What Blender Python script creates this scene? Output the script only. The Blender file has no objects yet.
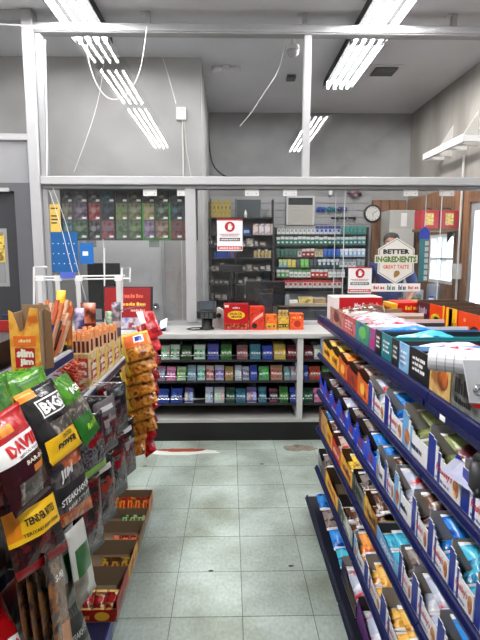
import bpy, bmesh, math, random
from mathutils import Vector, Matrix
random.seed(7)
scene = bpy.context.scene
COL = scene.collection
# ------------------------------------------------------------------ camera, world, exposure
CAM_H, PITCH, YAW, FPX = 1.54, math.radians(7.63), math.radians(1.15), 500.0
cam_data = bpy.data.cameras.new('camera'); cam = bpy.data.objects.new('camera', cam_data); COL.objects.link(cam)
cam.location = (0, 0, CAM_H); cam.rotation_euler = (math.pi/2 - PITCH, 0, -YAW)
cam_data.sensor_fit = 'VERTICAL'; cam_data.sensor_height = 24.0; cam_data.lens = FPX/640*24.0
cam_data.clip_start = .02; cam_data.clip_end = 200
scene.camera = cam
world = bpy.data.worlds.new('world'); scene.world = world; world.use_nodes = True
wn = world.node_tree.nodes; bg = wn['Background']; bg.inputs[0].default_value = (.75, .87, 1, 1); bg.inputs[1].default_value = 4.0
vs = scene.view_settings; vs.view_transform = 'Standard'; vs.look = 'None'; vs.gamma = 1.0; vs.use_curve_mapping = False
vs.exposure = 1.2
TUBE_POWER = 60.0
cy = scene.cycles; cy.use_denoising = True; cy.max_bounces = 8; cy.transparent_max_bounces = 16; cy.caustics_reflective = False; cy.caustics_refractive = False
cy.sample_clamp_indirect = 6.0

def W(px, py, Y=None, Z=None, X=None):
    """point of the place seen at a photo position, at a known distance Y, height Z or offset X"""
    cx, cyy = (px-240)/FPX, (py-320)/FPX
    cp, sp, ca, sa = math.cos(PITCH), math.sin(PITCH), math.cos(YAW), math.sin(YAW)
    f = cp - cyy*sp; down = sp + cyy*cp; r = cx
    dx = r*ca + f*sa; dy = -r*sa + f*ca; dz = -down
    t = Y/dy if Y is not None else ((Z-CAM_H)/dz if Z is not None else X/dx)
    return Vector((dx*t, dy*t, CAM_H + dz*t))
def proj(p):
    ca, sa, cp, sp = math.cos(YAW), math.sin(YAW), math.cos(PITCH), math.sin(PITCH)
    r = p[0]*ca - p[1]*sa; f = p[0]*sa + p[1]*ca; d = CAM_H - p[2]
    zc = f*cp + d*sp
    return 240+FPX*r/zc, 320+FPX*(d*cp - f*sp)/zc
def YR(px, X, Z):
    """distance along a shelf edge at offset X, height Z, for a photo column"""
    lo, hi = .3, 12
    for _ in range(40):
        m = (lo+hi)/2
        x = proj((X, m, Z))[0]
        if (x > px) == (X > 0): lo = m
        else: hi = m
    return (lo+hi)/2

# ------------------------------------------------------------------ materials
TONE = 1.0   # exponent on product colours: dimmer rack light and contrast put into the colour
def lin(c):
    r = []
    for v in c[:3]:
        v = v/255.
        r.append((v/12.92 if v <= .04045 else ((v+.055)/1.055)**2.4)**TONE)
    return (*r, 1.0)
MC = {}
def M(c, rough=.5, metal=0., bump=0., bscale=40., spec=.5):
    """plain coloured surface with a little procedural unevenness"""
    k = ('M', TONE, tuple(c), rough, metal, bump, bscale, spec)
    if k in MC: return MC[k]
    m = bpy.data.materials.new('paint_%d' % len(MC)); m.use_nodes = True; nt = m.node_tree; b = nt.nodes['Principled BSDF']
    b.inputs['Roughness'].default_value = rough; b.inputs['Metallic'].default_value = metal
    b.inputs['Specular IOR Level'].default_value = spec
    tc = nt.nodes.new('ShaderNodeTexCoord'); nz = nt.nodes.new('ShaderNodeTexNoise'); nz.inputs['Scale'].default_value = 9.
    nt.links.new(tc.outputs['Object'], nz.inputs['Vector'])
    mx = nt.nodes.new('ShaderNodeMix'); mx.data_type = 'RGBA'
    L = lin(c); mx.inputs[6].default_value = tuple(v*.92 for v in L[:3])+(1,); mx.inputs[7].default_value = tuple(min(1, v*1.06) for v in L[:3])+(1,)
    nt.links.new(nz.outputs['Fac'], mx.inputs[0]); nt.links.new(mx.outputs[2], b.inputs['Base Color'])
    if bump:
        n2 = nt.nodes.new('ShaderNodeTexNoise'); n2.inputs['Scale'].default_value = bscale; nt.links.new(tc.outputs['Object'], n2.inputs['Vector'])
        bp = nt.nodes.new('ShaderNodeBump'); bp.inputs['Strength'].default_value = bump; bp.inputs['Distance'].default_value = .01
        nt.links.new(n2.outputs['Fac'], bp.inputs['Height']); nt.links.new(bp.outputs[0], b.inputs['Normal'])
    MC[k] = m; return m
def PR(cols, scale=30., rough=.4, bump=0., stretch=(1, 1, 1), vor=False, spec=.5):
    """printed surface: blotches of several inks"""
    k = ('P', TONE, tuple(map(tuple, cols)), scale, rough, bump, stretch, vor, spec)
    if k in MC: return MC[k]
    m = bpy.data.materials.new('print_%d' % len(MC)); m.use_nodes = True; nt = m.node_tree; b = nt.nodes['Principled BSDF']
    b.inputs['Roughness'].default_value = rough; b.inputs['Specular IOR Level'].default_value = spec
    tc = nt.nodes.new('ShaderNodeTexCoord'); mp = nt.nodes.new('ShaderNodeMapping'); mp.inputs['Scale'].default_value = stretch
    nt.links.new(tc.outputs['Object'], mp.inputs['Vector'])
    if vor:
        nz = nt.nodes.new('ShaderNodeTexVoronoi'); nz.inputs['Scale'].default_value = scale
        sep = nt.nodes.new('ShaderNodeSeparateColor'); nt.links.new(nz.outputs['Color'], sep.inputs[0]); out = sep.outputs[0]
    else:
        nz = nt.nodes.new('ShaderNodeTexNoise'); nz.inputs['Scale'].default_value = scale; nz.inputs['Detail'].default_value = 3.; out = nz.outputs['Fac']
    nt.links.new(mp.outputs[0], nz.inputs['Vector'])
    cr = nt.nodes.new('ShaderNodeValToRGB'); cr.color_ramp.interpolation = 'CONSTANT' if vor else 'LINEAR'
    n = len(cols); e = cr.color_ramp.elements
    lo, hi = (0., 1.) if vor else (.36, .64)
    while len(e) < n: e.new(.5)
    for i, c in enumerate(cols):
        e[i].position = lo + (hi-lo)*(i/n if vor else i/max(1, n-1)); e[i].color = lin(c)
    nt.links.new(out, cr.inputs[0]); nt.links.new(cr.outputs[0], b.inputs['Base Color'])
    if bump:
        n2 = nt.nodes.new('ShaderNodeTexNoise'); n2.inputs['Scale'].default_value = 28.; nt.links.new(tc.outputs['Object'], n2.inputs['Vector'])
        bp = nt.nodes.new('ShaderNodeBump'); bp.inputs['Strength'].default_value = bump; bp.inputs['Distance'].default_value = .02
        nt.links.new(n2.outputs['Fac'], bp.inputs['Height']); nt.links.new(bp.outputs[0], b.inputs['Normal'])
    MC[k] = m; return m
def glass(tint=(.98, .985, .985), name='glass', rough=0.0):
    m = bpy.data.materials.new(name); m.use_nodes = True; nt = m.node_tree; nt.nodes.clear()
    o = nt.nodes.new('ShaderNodeOutputMaterial'); t = nt.nodes.new('ShaderNodeBsdfTransparent'); g = nt.nodes.new('ShaderNodeBsdfGlossy')
    f = nt.nodes.new('ShaderNodeFresnel'); ge = nt.nodes.new('ShaderNodeNewGeometry'); mr = nt.nodes.new('ShaderNodeMapRange'); mr.inputs[3].default_value = 1.5; mr.inputs[4].default_value = 1/1.5; nt.links.new(ge.outputs['Backfacing'], mr.inputs[0]); nt.links.new(mr.outputs[0], f.inputs[0]); mx = nt.nodes.new('ShaderNodeMixShader')
    t.inputs[0].default_value = (*tint, 1); g.inputs['Roughness'].default_value = rough
    nt.links.new(f.outputs[0], mx.inputs[0]); nt.links.new(t.outputs[0], mx.inputs[1]); nt.links.new(g.outputs[0], mx.inputs[2]); nt.links.new(mx.outputs[0], o.inputs[0])
    return m
GLASS = glass(); FILM = glass((.97, .97, .97), 'clear_plastic', .08)
def emit(c, s, name):
    m = bpy.data.materials.new(name); m.use_nodes = True; b = m.node_tree.nodes['Principled BSDF']
    b.inputs['Base Color'].default_value = (*c, 1); b.inputs['Emission Color'].default_value = (*c, 1); b.inputs['Emission Strength'].default_value = s
    return m
TUBE = emit((1, .985, .97), TUBE_POWER, 'lit_tube')
WHITE_PAINT = M((214, 213, 214), .45); FRAME = M((174, 174, 177), .45); ALU = M((190, 192, 196), .35, .6)
BLACK = M((24, 24, 27), .5); DARK = M((44, 44, 48), .5); NAVY = M((6, 16, 70), .45, spec=.3); NAVY_DK = M((17, 22, 44), .45)
KRAFT = M((142, 116, 88), .75); GREYBOARD = M((178, 173, 168), .8); WHITE = M((236, 236, 236), .45)
CREAMW = M((206, 205, 200), .5); REDM = M((186, 22, 30), .4); SILVER = M((200, 202, 206), .25, .9)

# ------------------------------------------------------------------ mesh helpers
class MB:
    def __init__(s): s.v = []; s.f = []; s.m = []
    def face(s, pts, mi=0):
        n = len(s.v); s.v += [tuple(p) for p in pts]; s.f.append(tuple(range(n, n+len(pts)))); s.m.append(mi); return s
    def box(s, x0, x1, y0, y1, z0, z1, mi=0, faces=None):
        n = len(s.v); s.v += [(x0,y0,z0),(x1,y0,z0),(x1,y1,z0),(x0,y1,z0),(x0,y0,z1),(x1,y0,z1),(x1,y1,z1),(x0,y1,z1)]
        fs = dict(bottom=(0,3,2,1), top=(4,5,6,7), front=(0,1,5,4), right=(1,2,6,5), back=(2,3,7,6), left=(3,0,4,7))
        for k, q in fs.items():
            s.f.append(tuple(n+i for i in q)); s.m.append((faces or {}).get(k, mi))
        return s
    def obox(s, c, ax, ay, az, mi=0):
        """box from centre and three half-axis vectors"""
        n = len(s.v); c, ax, ay, az = map(Vector, (c, ax, ay, az))
        for k in (-1, 1):
            for i, j in ((-1,-1),(1,-1),(1,1),(-1,1)): s.v.append(tuple(c+ax*i+ay*j+az*k))
        for q in ((0,3,2,1),(4,5,6,7),(0,1,5,4),(1,2,6,5),(2,3,7,6),(3,0,4,7)): s.f.append(tuple(n+i for i in q)); s.m.append(mi)
        return s
    def extrude(s, poly, vec, mi=0, mi_a=None, mi_b=None):
        """closed polygon (3D points) pushed along vec"""
        n = len(s.v); k = len(poly); vec = Vector(vec)
        s.v += [tuple(p) for p in poly] + [tuple(Vector(p)+vec) for p in poly]
        s.f.append(tuple(range(n+k-1, n-1, -1))); s.m.append(mi if mi_a is None else mi_a)
        s.f.append(tuple(range(n+k, n+2*k))); s.m.append(mi if mi_b is None else mi_b)
        for i in range(k):
            j = (i+1) % k; s.f.append((n+i, n+j, n+k+j, n+k+i)); s.m.append(mi)
        return s
    def tube(s, pts, r, n=6, mi=0, caps=True):
        pts = [Vector(p) for p in pts]; base = len(s.v); up = None
        for i, p in enumerate(pts):
            d = (pts[min(i+1, len(pts)-1)] - pts[max(i-1, 0)]).normalized()
            if up is None:
                up = Vector((0,0,1)) if abs(d.z) < .9 else Vector((1,0,0))
            a = d.cross(up).normalized(); b = a.cross(d).normalized(); up = b
            rr = r[i] if isinstance(r, (list, tuple)) else r
            for k in range(n):
                t = 2*math.pi*k/n; s.v.append(tuple(p + a*math.cos(t)*rr + b*math.sin(t)*rr))
        for i in range(len(pts)-1):
            for k in range(n):
                k2 = (k+1) % n; s.f.append((base+i*n+k, base+i*n+k2, base+(i+1)*n+k2, base+(i+1)*n+k)); s.m.append(mi)
        if caps:
            s.f.append(tuple(base+k for k in range(n-1, -1, -1))); s.m.append(mi)
            e = base+(len(pts)-1)*n; s.f.append(tuple(e+k for k in range(n))); s.m.append(mi)
        return s
    def lathe(s, prof, c=(0,0,0), n=16, mi=0, axis='z'):
        base = len(s.v)
        for r, h in prof:
            for k in range(n):
                t = 2*math.pi*k/n; a, b = r*math.cos(t), r*math.sin(t)
                p = (a, b, h) if axis == 'z' else ((a, h, b) if axis == 'y' else (h, a, b))
                s.v.append((c[0]+p[0], c[1]+p[1], c[2]+p[2]))
        for i in range(len(prof)-1):
            for k in range(n):
                k2 = (k+1) % n; q = (base+i*n+k, base+i*n+k2, base+(i+1)*n+k2, base+(i+1)*n+k)
                s.f.append(q if axis != 'y' else q[::-1]); s.m.append(mi)
        s.f.append(tuple(base+k for k in range(n-1, -1, -1))); s.m.append(mi)
        e = base+(len(prof)-1)*n; s.f.append(tuple(e+k for k in range(n))); s.m.append(mi)
        return s
    def mesh(s, name, mats, smooth=False):
        me = bpy.data.meshes.new(name); me.from_pydata(s.v, [], s.f)
        for m in (mats if isinstance(mats, (list, tuple)) else [mats]): me.materials.append(m)
        me.polygons.foreach_set('material_index', s.m)
        if smooth: me.polygons.foreach_set('use_smooth', [True]*len(s.f))
        me.update(); return me
    def build(s, name, mats, parent=None, smooth=False, bevel=0., loc=None):
        return link(name, s.mesh(name, mats, smooth), parent, bevel, loc)
def link(name, me, parent=None, bevel=0., loc=None):
    o = bpy.data.objects.new(name, me); COL.objects.link(o)
    if parent is not None: o.parent = parent
    if loc is not None: o.location = loc
    if bevel:
        b = o.modifiers.new('bevel', 'BEVEL'); b.width = bevel; b.segments = 2; b.limit_method = 'ANGLE'
    return o
def tag(o, label, cat=None, group=None, kind=None):
    o['label'] = label
    if cat: o['category'] = cat
    if group: o['group'] = group
    if kind: o['kind'] = kind
    return o
def thing(name, label, cat, loc=(0,0,0), rotz=0., group=None):
    o = bpy.data.objects.new(name, None); COL.objects.link(o); o.location = loc; o.rotation_euler = (0, 0, rotz); o.empty_display_size = .05
    return tag(o, label, cat, group)
def struct(name, mb, mats, label, parent=None, **k):
    o = mb.build(name, mats, parent, **k); o['kind'] = 'structure'; o['label'] = label; return o
ORDW = 'first second third fourth fifth sixth seventh eighth ninth tenth eleventh twelfth thirteenth fourteenth fifteenth sixteenth seventeenth eighteenth nineteenth twentieth'.split()
TENS = {20: 'twenty', 30: 'thirty'}
def ordw(i):
    if i < 20: return ORDW[i]
    return TENS[(i+1)//10*10] + '-' + ORDW[(i+1) % 10 - 1] if (i+1) % 10 else {30: 'thirtieth', 40: 'fortieth'}[i+1]

GC = {}
def glyphs(text, shear=0., bold=0.):
    """flat letter outlines as (points in 0..1, faces, aspect)"""
    k = (text, shear, bold)
    if k not in GC:
        cu = bpy.data.curves.new('lettering', 'FONT'); cu.body = text; cu.resolution_u = 1; cu.shear = shear; cu.offset = bold; cu.fill_mode = 'FRONT'
        o = bpy.data.objects.new('lettering', cu); me = o.to_mesh()
        v = [(p.co.x, p.co.y) for p in me.vertices]; f = [tuple(q.vertices) for q in me.polygons]
        o.to_mesh_clear(); bpy.data.objects.remove(o); bpy.data.curves.remove(cu)
        x0 = min(a for a, _ in v); x1 = max(a for a, _ in v); y0 = min(b for _, b in v); y1 = max(b for _, b in v)
        GC[k] = ([((a-x0)/(x1-x0), (b-y0)/(y1-y0)) for a, b in v], f, (x1-x0)/(y1-y0))
    return GC[k]
def letter(text, O, U, V, mat, parent, shear=0., bold=0.02, name='lettering', lift=.0006):
    """flat lettering filling the rectangle O, O+U, O+V (parent's coordinates)"""
    O, U, V = Vector(O), Vector(U), Vector(V); n = U.cross(V).normalized()*lift
    v, f, _ = glyphs(text, shear, bold); mb = MB()
    mb.v = [tuple(O+U*a+V*b+n) for a, b in v]; mb.f = list(f); mb.m = [0]*len(f)
    return mb.build(name, mat, parent)
def letter_fn(text, fn, mat, parent, shear=0., bold=.02, name='lettering'):
    v, f, _ = glyphs(text, shear, bold); mb = MB(); mb.v = [tuple(fn(a, b)) for a, b in v]; mb.f = list(f); mb.m = [0]*len(f)
    return mb.build(name, mat, parent)

# pillow-shaped bag spanned by four corners (top-left, top-right, bottom-right, bottom-left)
class Bag:
    def __init__(s, tl, tr, br, bl, t, seed=0, crimp=.10, wob=.25):
        s.c = [Vector(p) for p in (tl, tr, br, bl)]; s.t = t; s.seed = seed; s.crimp = crimp; s.wob = wob
        s.n = ((s.c[1]-s.c[0]).cross(s.c[0]-s.c[3])).normalized()
    def prof(s, u, v):
        a = max(0., math.sin(math.pi*u))**.55
        vv = (v-s.crimp)/(1-2*s.crimp)
        b = 0. if vv <= 0 or vv >= 1 else math.sin(math.pi*vv)**.5
        return a*b
    def P(s, u, v, side=1, lift=0.):
        """u left to right, v bottom to top"""
        c = s.c; p = (c[3]*(1-u)+c[2]*u)*(1-v) + (c[0]*(1-u)+c[1]*u)*v
        h = s.prof(u, v)*s.t*.5
        k = s.seed*1.7
        h *= 1 + s.wob*math.sin(9*u+k)*math.sin(7*v+2*k) + s.wob*.5*math.sin(17*v+5*u+k)
        e = .0015*math.sin(40*v+k) if (v < s.crimp or v > 1-s.crimp) else 0
        return p + s.n*(side*(h+.0006) + e + (lift if side > 0 else -lift))
    def build(s, name, mats, zone, parent=None, nu=9, nv=13):
        mb = MB()
        for side in (1, -1):
            base = len(mb.v)
            for j in range(nv+1):
                for i in range(nu+1): mb.v.append(tuple(s.P(i/nu, j/nv, side)))
            for j in range(nv):
                for i in range(nu):
                    q = (base+j*(nu+1)+i, base+j*(nu+1)+i+1, base+(j+1)*(nu+1)+i+1, base+(j+1)*(nu+1)+i)
                    mb.f.append(q if side > 0 else q[::-1]); mb.m.append(zone((i+.5)/nu, (j+.5)/nv, side))
        n1 = (nu+1)*(nv+1)
        rim = [i for i in range(nu+1)] + [j*(nu+1)+nu for j in range(1, nv+1)] + [nv*(nu+1)+i for i in range(nu-1, -1, -1)] + [j*(nu+1) for j in range(nv-1, 0, -1)]
        for a, b in zip(rim, rim[1:]+rim[:1]): mb.f.append((a, a+n1, b+n1, b)[::1]); mb.m.append(0)
        return mb.build(name, mats, parent, smooth=True)
    def text(s, t, u0, u1, v0, v1, mat, parent, shear=0., bold=.02, rot=0.):
        du, dv = u1-u0, v1-v0
        return letter_fn(t, lambda a, b: s.P(u0+du*a, v0+dv*b+rot*(a-.5), 1, .0012), mat, parent, shear, bold)
    def panel(s, u0, u1, v0, v1, mat, parent, name='printed_panel', n=6, slant=0., lift=.0007):
        mb = MB()
        for j in range(n+1):
            for i in range(n+1):
                a, b = i/n, j/n; mb.v.append(tuple(s.P(u0+(u1-u0)*a, v0+(v1-v0)*b+slant*(a-.5), 1, lift)))
        for j in range(n):
            for i in range(n): mb.f.append((j*(n+1)+i, j*(n+1)+i+1, (j+1)*(n+1)+i+1, (j+1)*(n+1)+i)); mb.m.append(0)
        return mb.build(name, mat, parent, smooth=True)
def scrib(O, U, V, mat, parent, n=9, seed=0, name='print_line', lift=.0006):
    """a line of print too small to read: little blocks with gaps between the words"""
    O, U, V = Vector(O), Vector(U), Vector(V); nn = U.cross(V).normalized()*lift; rnd = random.Random(seed*31+n); mb = MB(); x = 0.
    ws = [rnd.choice((.5, .8, 1, 1.2)) for _ in range(n)]; gaps = [(.9 if rnd.random() < .22 else .3) for _ in range(n)]; tot = sum(ws)+sum(gaps[:-1])
    for w_, g in zip(ws, gaps):
        a, b = x/tot, (x+w_)/tot; h = rnd.choice((.7, .75, 1.)); x += w_+g
        mb.face([O+U*a+nn, O+U*b+nn, O+U*b+V*h+nn, O+U*a+V*h+nn])
    return mb.build(name, mat, parent)
# ------------------------------------------------------------------ the setting
XL, XR, YB, YF, ZC, YG = -3.4, 2.6, 7.4, -4.5, 3.51, 4.45
def noise_mat(name, c1, c2, scale, rough, bump=.0, detail=4., stretch=(1,1,1)):
    m = bpy.data.materials.new(name); m.use_nodes = True; nt = m.node_tree; b = nt.nodes['Principled BSDF']; b.inputs['Roughness'].default_value = rough
    tc = nt.nodes.new('ShaderNodeTexCoord'); mp = nt.nodes.new('ShaderNodeMapping'); mp.inputs['Scale'].default_value = stretch
    nz = nt.nodes.new('ShaderNodeTexNoise'); nz.inputs['Scale'].default_value = scale; nz.inputs['Detail'].default_value = detail
    nt.links.new(tc.outputs['Object'], mp.inputs[0]); nt.links.new(mp.outputs[0], nz.inputs['Vector'])
    cr = nt.nodes.new('ShaderNodeValToRGB'); cr.color_ramp.elements[0].position = .35; cr.color_ramp.elements[1].position = .65
    cr.color_ramp.elements[0].color = lin(c1); cr.color_ramp.elements[1].color = lin(c2)
    nt.links.new(nz.outputs['Fac'], cr.inputs[0]); nt.links.new(cr.outputs[0], b.inputs['Base Color'])
    if bump:
        bp = nt.nodes.new('ShaderNodeBump'); bp.inputs['Strength'].default_value = bump; bp.inputs['Distance'].default_value = .01
        nt.links.new(nz.outputs['Fac'], bp.inputs['Height']); nt.links.new(bp.outputs[0], b.inputs['Normal'])
    return m
def tile_mat():
    """vinyl tile: pale grey-green with fine streaks, each tile a little different"""
    m = bpy.data.materials.new('vinyl_tile'); m.use_nodes = True; nt = m.node_tree; b = nt.nodes['Principled BSDF']; b.inputs['Roughness'].default_value = .38
    tc = nt.nodes.new('ShaderNodeTexCoord'); oi = nt.nodes.new('ShaderNodeObjectInfo')
    geo = nt.nodes.new('ShaderNodeNewGeometry')
    mp = nt.nodes.new('ShaderNodeMapping'); mp.inputs['Scale'].default_value = (1.6, 1, 1)
    nt.links.new(geo.outputs['Position'], mp.inputs[0])
    n1 = nt.nodes.new('ShaderNodeTexNoise'); n1.inputs['Scale'].default_value = 45; n1.inputs['Detail'].default_value = 5; nt.links.new(mp.outputs[0], n1.inputs['Vector'])
    n2 = nt.nodes.new('ShaderNodeTexNoise'); n2.inputs['Scale'].default_value = 3.0; n2.inputs['Detail'].default_value = 3; nt.links.new(geo.outputs['Position'], n2.inputs['Vector'])
    r1 = nt.nodes.new('ShaderNodeValToRGB'); r1.color_ramp.elements[0].position = .3; r1.color_ramp.elements[1].position = .7
    r1.color_ramp.elements[0].color = lin((160, 173, 166)); r1.color_ramp.elements[1].color = lin((182, 196, 189))
    nt.links.new(n1.outputs['Fac'], r1.inputs[0])
    r2 = nt.nodes.new('ShaderNodeValToRGB'); r2.color_ramp.elements[0].position = .3; r2.color_ramp.elements[1].position = .62
    r2.color_ramp.elements[0].color = lin((196, 192, 182)); r2.color_ramp.elements[1].color = (1, 1, 1, 1)
    nt.links.new(n2.outputs['Fac'], r2.inputs[0])
    mx = nt.nodes.new('ShaderNodeMix'); mx.data_type = 'RGBA'; mx.blend_type = 'MULTIPLY'; mx.inputs[0].default_value = 1
    nt.links.new(r1.outputs[0], mx.inputs[6]); nt.links.new(r2.outputs[0], mx.inputs[7])
    hsv = nt.nodes.new('ShaderNodeHueSaturation'); mr = nt.nodes.new('ShaderNodeMapRange'); mr.inputs[3].default_value = .93; mr.inputs[4].default_value = 1.05
    nt.links.new(oi.outputs['Random'], mr.inputs[0]); nt.links.new(mr.outputs[0], hsv.inputs['Value']); nt.links.new(mx.outputs[2], hsv.inputs['Color'])
    nt.links.new(hsv.outputs[0], b.inputs['Base Color'])
    return m
TILE = tile_mat()
floor = struct('floor', MB().box(XL, XR, YF, YB, -.06, -.003), noise_mat('floor_base', (70,72,66), (96,98,92), 6, .7), 'pale grey-green vinyl tile floor of the shop')
T = .305
tm = MB().box(.0016, T-.0016, .0016, T-.0016, -.003, 0).mesh('tile', TILE)
for i in range(-5, 6):
    for j in range(0, 14):
        o = link('tile', tm, floor); o.location = (.05+T*i, 3.475+.305*2-T*(j+1), 0)
PLASTER = noise_mat('plaster_wall', (154,153,153), (168,167,166), 2.2, .6, .05)
STAINED = noise_mat('stained_plaster', (128,122,117), (156,151,146), 3.0, .7, .08, 6., (1, 1, .35))
CEIL = noise_mat('ceiling_paint', (208,208,211), (220,220,223), 1.3, .7, .03)
WOOD = noise_mat('wood_boards', (92,58,36), (142,98,64), 5, .5, .1, 5., (6, 6, .6))
struct('ceiling', MB().box(XL, XR, YF, YB, ZC, ZC+.08), CEIL, 'light grey painted ceiling')
SHOPWALL = noise_mat('shop_wall_paint', (214,213,210), (226,225,222), 2.0, .6)
struct('wall_left', MB().box(XL-.1, XL, YF, YB, 0, ZC), SHOPWALL, 'plain shop wall beyond the left aisle')
struct('wall_rear', MB().box(XL, XR, YF-.1, YF, 0, ZC), SHOPWALL, 'plain shop wall opposite the counter')
# white wall block standing behind the partition
inner = struct('wall_inner', MB().box(XL, -.29, 5.4, YB, 0, ZC), PLASTER, 'white plastered wall block behind the counter glass')
# back wall with horizontal slats
back = struct('wall_back', MB().box(-.29, XR, YB, YB+.1, 0, ZC), noise_mat('back_wall_paint', (140,140,142), (160,160,160), 2.0, .65), 'grey back wall faced with horizontal slats')
SLAT = M((168, 168, 170), .5)
sm = MB().box(-.285, 2.05, YB-.018, YB, 0, .088).mesh('slat', SLAT)
for k in range(15): link('slat', sm, back).location = (0, 0, .86+.1*k)
# right wall with a window and a glazed door
DY0, DY1, DZ = 4.55, 5.45, 2.08; WY0, WY1, WZ0, WZ1 = 5.78, 6.5, 1.17, 1.77
mb = MB().box(XR, XR+.1, YF, DY0, 0, ZC).box(XR, XR+.1, DY0, DY1, DZ, ZC).box(XR, XR+.1, DY1, WY0, 0, ZC)
mb.box(XR, XR+.1, WY0, WY1, 0, WZ0).box(XR, XR+.1, WY0, WY1, WZ1, ZC).box(XR, XR+.1, WY1, YB, 0, ZC)
wr = struct('wall_right', mb, STAINED, 'stained plaster side wall with a window and a glazed door')
pm_ = MB().box(XR-.015, XR, 0, .118, 0, 1).mesh('plank', WOOD)
for a, b, z0, z1 in ((5.45, 5.78, 0, 2.3), (5.78, 6.5, 0, 1.17), (5.78, 6.5, 1.77, 2.3), (6.5, 7.38, 0, 2.3), (4.55, 5.45, 2.08, 2.3)):
    n = max(1, int((b-a)/.12))
    for k in range(n):
        o = link('plank', pm_, wr); o.location = (0, a+k*(b-a)/n, z0); o.scale = (1, (b-a)/n/.12, z1-z0)
pm2 = MB().box(0, .118, YB-.03, YB, 0, 2.3).mesh('plank', WOOD)
for k in range(4): link('plank', pm2, back).location = (2.07+.125*k, 0, 0)
w = MB(); fw = .04
for y0, y1, z0, z1 in ((WY0, WY1, WZ0, WZ0+fw), (WY0, WY1, WZ1-fw, WZ1), (WY0, WY0+fw, WZ0+fw, WZ1-fw), (WY1-fw, WY1, WZ0+fw, WZ1-fw), (6.12, 6.15, WZ0+fw, WZ1-fw), (WY0+fw, WY1-fw, 1.455, 1.485)):
    w.box(XR-.01, XR+.06, y0, y1, z0, z1)
win = struct('window_1', w, WHITE_PAINT, 'small bright window in the wooden side wall')
for y0, y1 in ((WY0+fw, 6.12), (6.15, WY1-fw)):
    for z0, z1 in ((WZ0+fw, 1.455), (1.485, WZ1-fw)): MB().box(XR+.03, XR+.034, y0, y1, z0, z1).build('pane', GLASS, win)
d = MB()
for y0, y1, z0, z1 in ((DY0, DY0+.07, 0, DZ), (DY1-.07, DY1, 0, DZ), (DY0+.07, DY1-.07, DZ-.09, DZ), (DY0+.07, DY1-.07, 0, .2)): d.box(XR+.01, XR+.06, y0, y1, z0, z1)
door3 = struct('door_3', d, ALU, 'glazed aluminium side door with daylight behind')
MB().box(XR+.03, XR+.036, DY0+.07, DY1-.07, .2, DZ-.09).build('pane', GLASS, door3)
MB().tube([(XR-.03, DY0+.12, .9), (XR-.03, DY0+.12, 1.2)], .012).build('handle', BLACK, door3)
# daylight side outdoors: pale ground and a far wall
struct('ground_outside', MB().box(XR+.1, XR+14, -2, 14, -.15, -.05), noise_mat('concrete_yard', (150,150,148), (176,176,172), 2, .8), 'pale concrete yard outside the side window')
# --- partition of posts, rails and panes
part = bpy.data.objects.new('wall_partition', None); COL.objects.link(part); part['kind'] = 'structure'; part['label'] = 'white framed glass partition above the counter'
MB().box(-1.695, -1.605, 4.38, 4.52, 0, 3.505).build('post', FRAME, part, bevel=.006)
MB().box(-1.60, -1.555, 4.41, 4.49, 0, 3.33).build('jamb', M((150,150,153), .45), part, bevel=.004)
MB().box(-1.60, XR, 4.40, 4.50, 3.335, 3.41).build('rail', FRAME, part, bevel=.006)
MB().box(-1.60, XR, 4.385, 4.40, 3.345, 3.36).build('rail_lip', ALU, part)
MB().box(-1.60, XR, 4.37, 4.53, 2.115, 2.185).build('rail', FRAME, part, bevel=.008)
MB().box(-1.60, XR, 4.40, 4.50, 2.085, 2.115).build('track', M((120,121,124), .4, .3), part)
MB().box(.625, .685, 4.41, 4.49, 2.185, 3.335).build('mullion', FRAME, part, bevel=.004)
MB().box(-.385, -.295, 4.40, 4.50, .93, 2.085).build('jamb', FRAME, part, bevel=.004)
for x0, x1 in ((-1.555, .625), (.685, XR)): MB().box(x0, x1, 4.447, 4.453, 2.185, 3.335).build('pane', GLASS, part)
for x0, x1, y in ((-1.555, -.385, 4.437), (-.295, 1.0, 4.437), (.93, 1.93, 4.461), (1.86, XR, 4.437)):
    MB().box(x0, x1, y, y+.006, .925, 2.085).build('pane', GLASS, part)
EDGE = M((206, 212, 214), .15)
for x, y in ((1.0, 4.437), (.925, 4.461), (1.853, 4.437)): MB().box(x, x+.006, y-.001, y+.007, .925, 2.085).build('pane_edge', EDGE, part)
MB().box(-1.555, XR, 4.42, 4.48, .902, .925).build('sill', ALU, part)
# brackets tying the rail to the ceiling
for px in (147, 303, 452):
    x = W(px, 25, Y=4.45).x
    b = MB().box(x-.006, x+.03, 4.42, 4.48, 3.41, ZC).box(x-.05, x+.03, 4.42, 4.48, ZC-.006, ZC-.001); b.build('bracket', ALU, part)
# left bay: door, transom panel, top pane
MB().box(XL, -1.695, 4.41, 4.49, 3.43, 3.505).build('rail', FRAME, part, bevel=.005)
MB().box(XL, -1.695, 4.40, 4.50, 2.48, 2.535).build('rail', FRAME, part, bevel=.005)
MB().box(XL, -1.695, 4.43, 4.47, 2.13, 2.48).build('panel', M((146,146,149), .5), part)
MB().box(XL, -1.695, 4.447, 4.453, 2.535, 3.43).build('pane', GLASS, part)
MB().box(XL, -2.62, 4.43, 4.47, 0, 2.13).build('panel', M((188,188,192), .5), part)
DG = M((92, 93, 98), .45); DG2 = M((52, 53, 59), .45)
fr = MB().box(-2.62, -2.56, 4.39, 4.51, 0, 2.13).box(-1.83, -1.695, 4.39, 4.51, 0, 2.13).box(-2.56, -1.83, 4.39, 4.51, 2.06, 2.13)
d1 = struct('door_1', fr, DG, 'dark grey steel door in a grey frame left of the counter')
MB().box(-2.555, -1.835, 4.43, 4.475, .01, 2.055).build('door_leaf', DG2, d1, bevel=.003)
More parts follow.
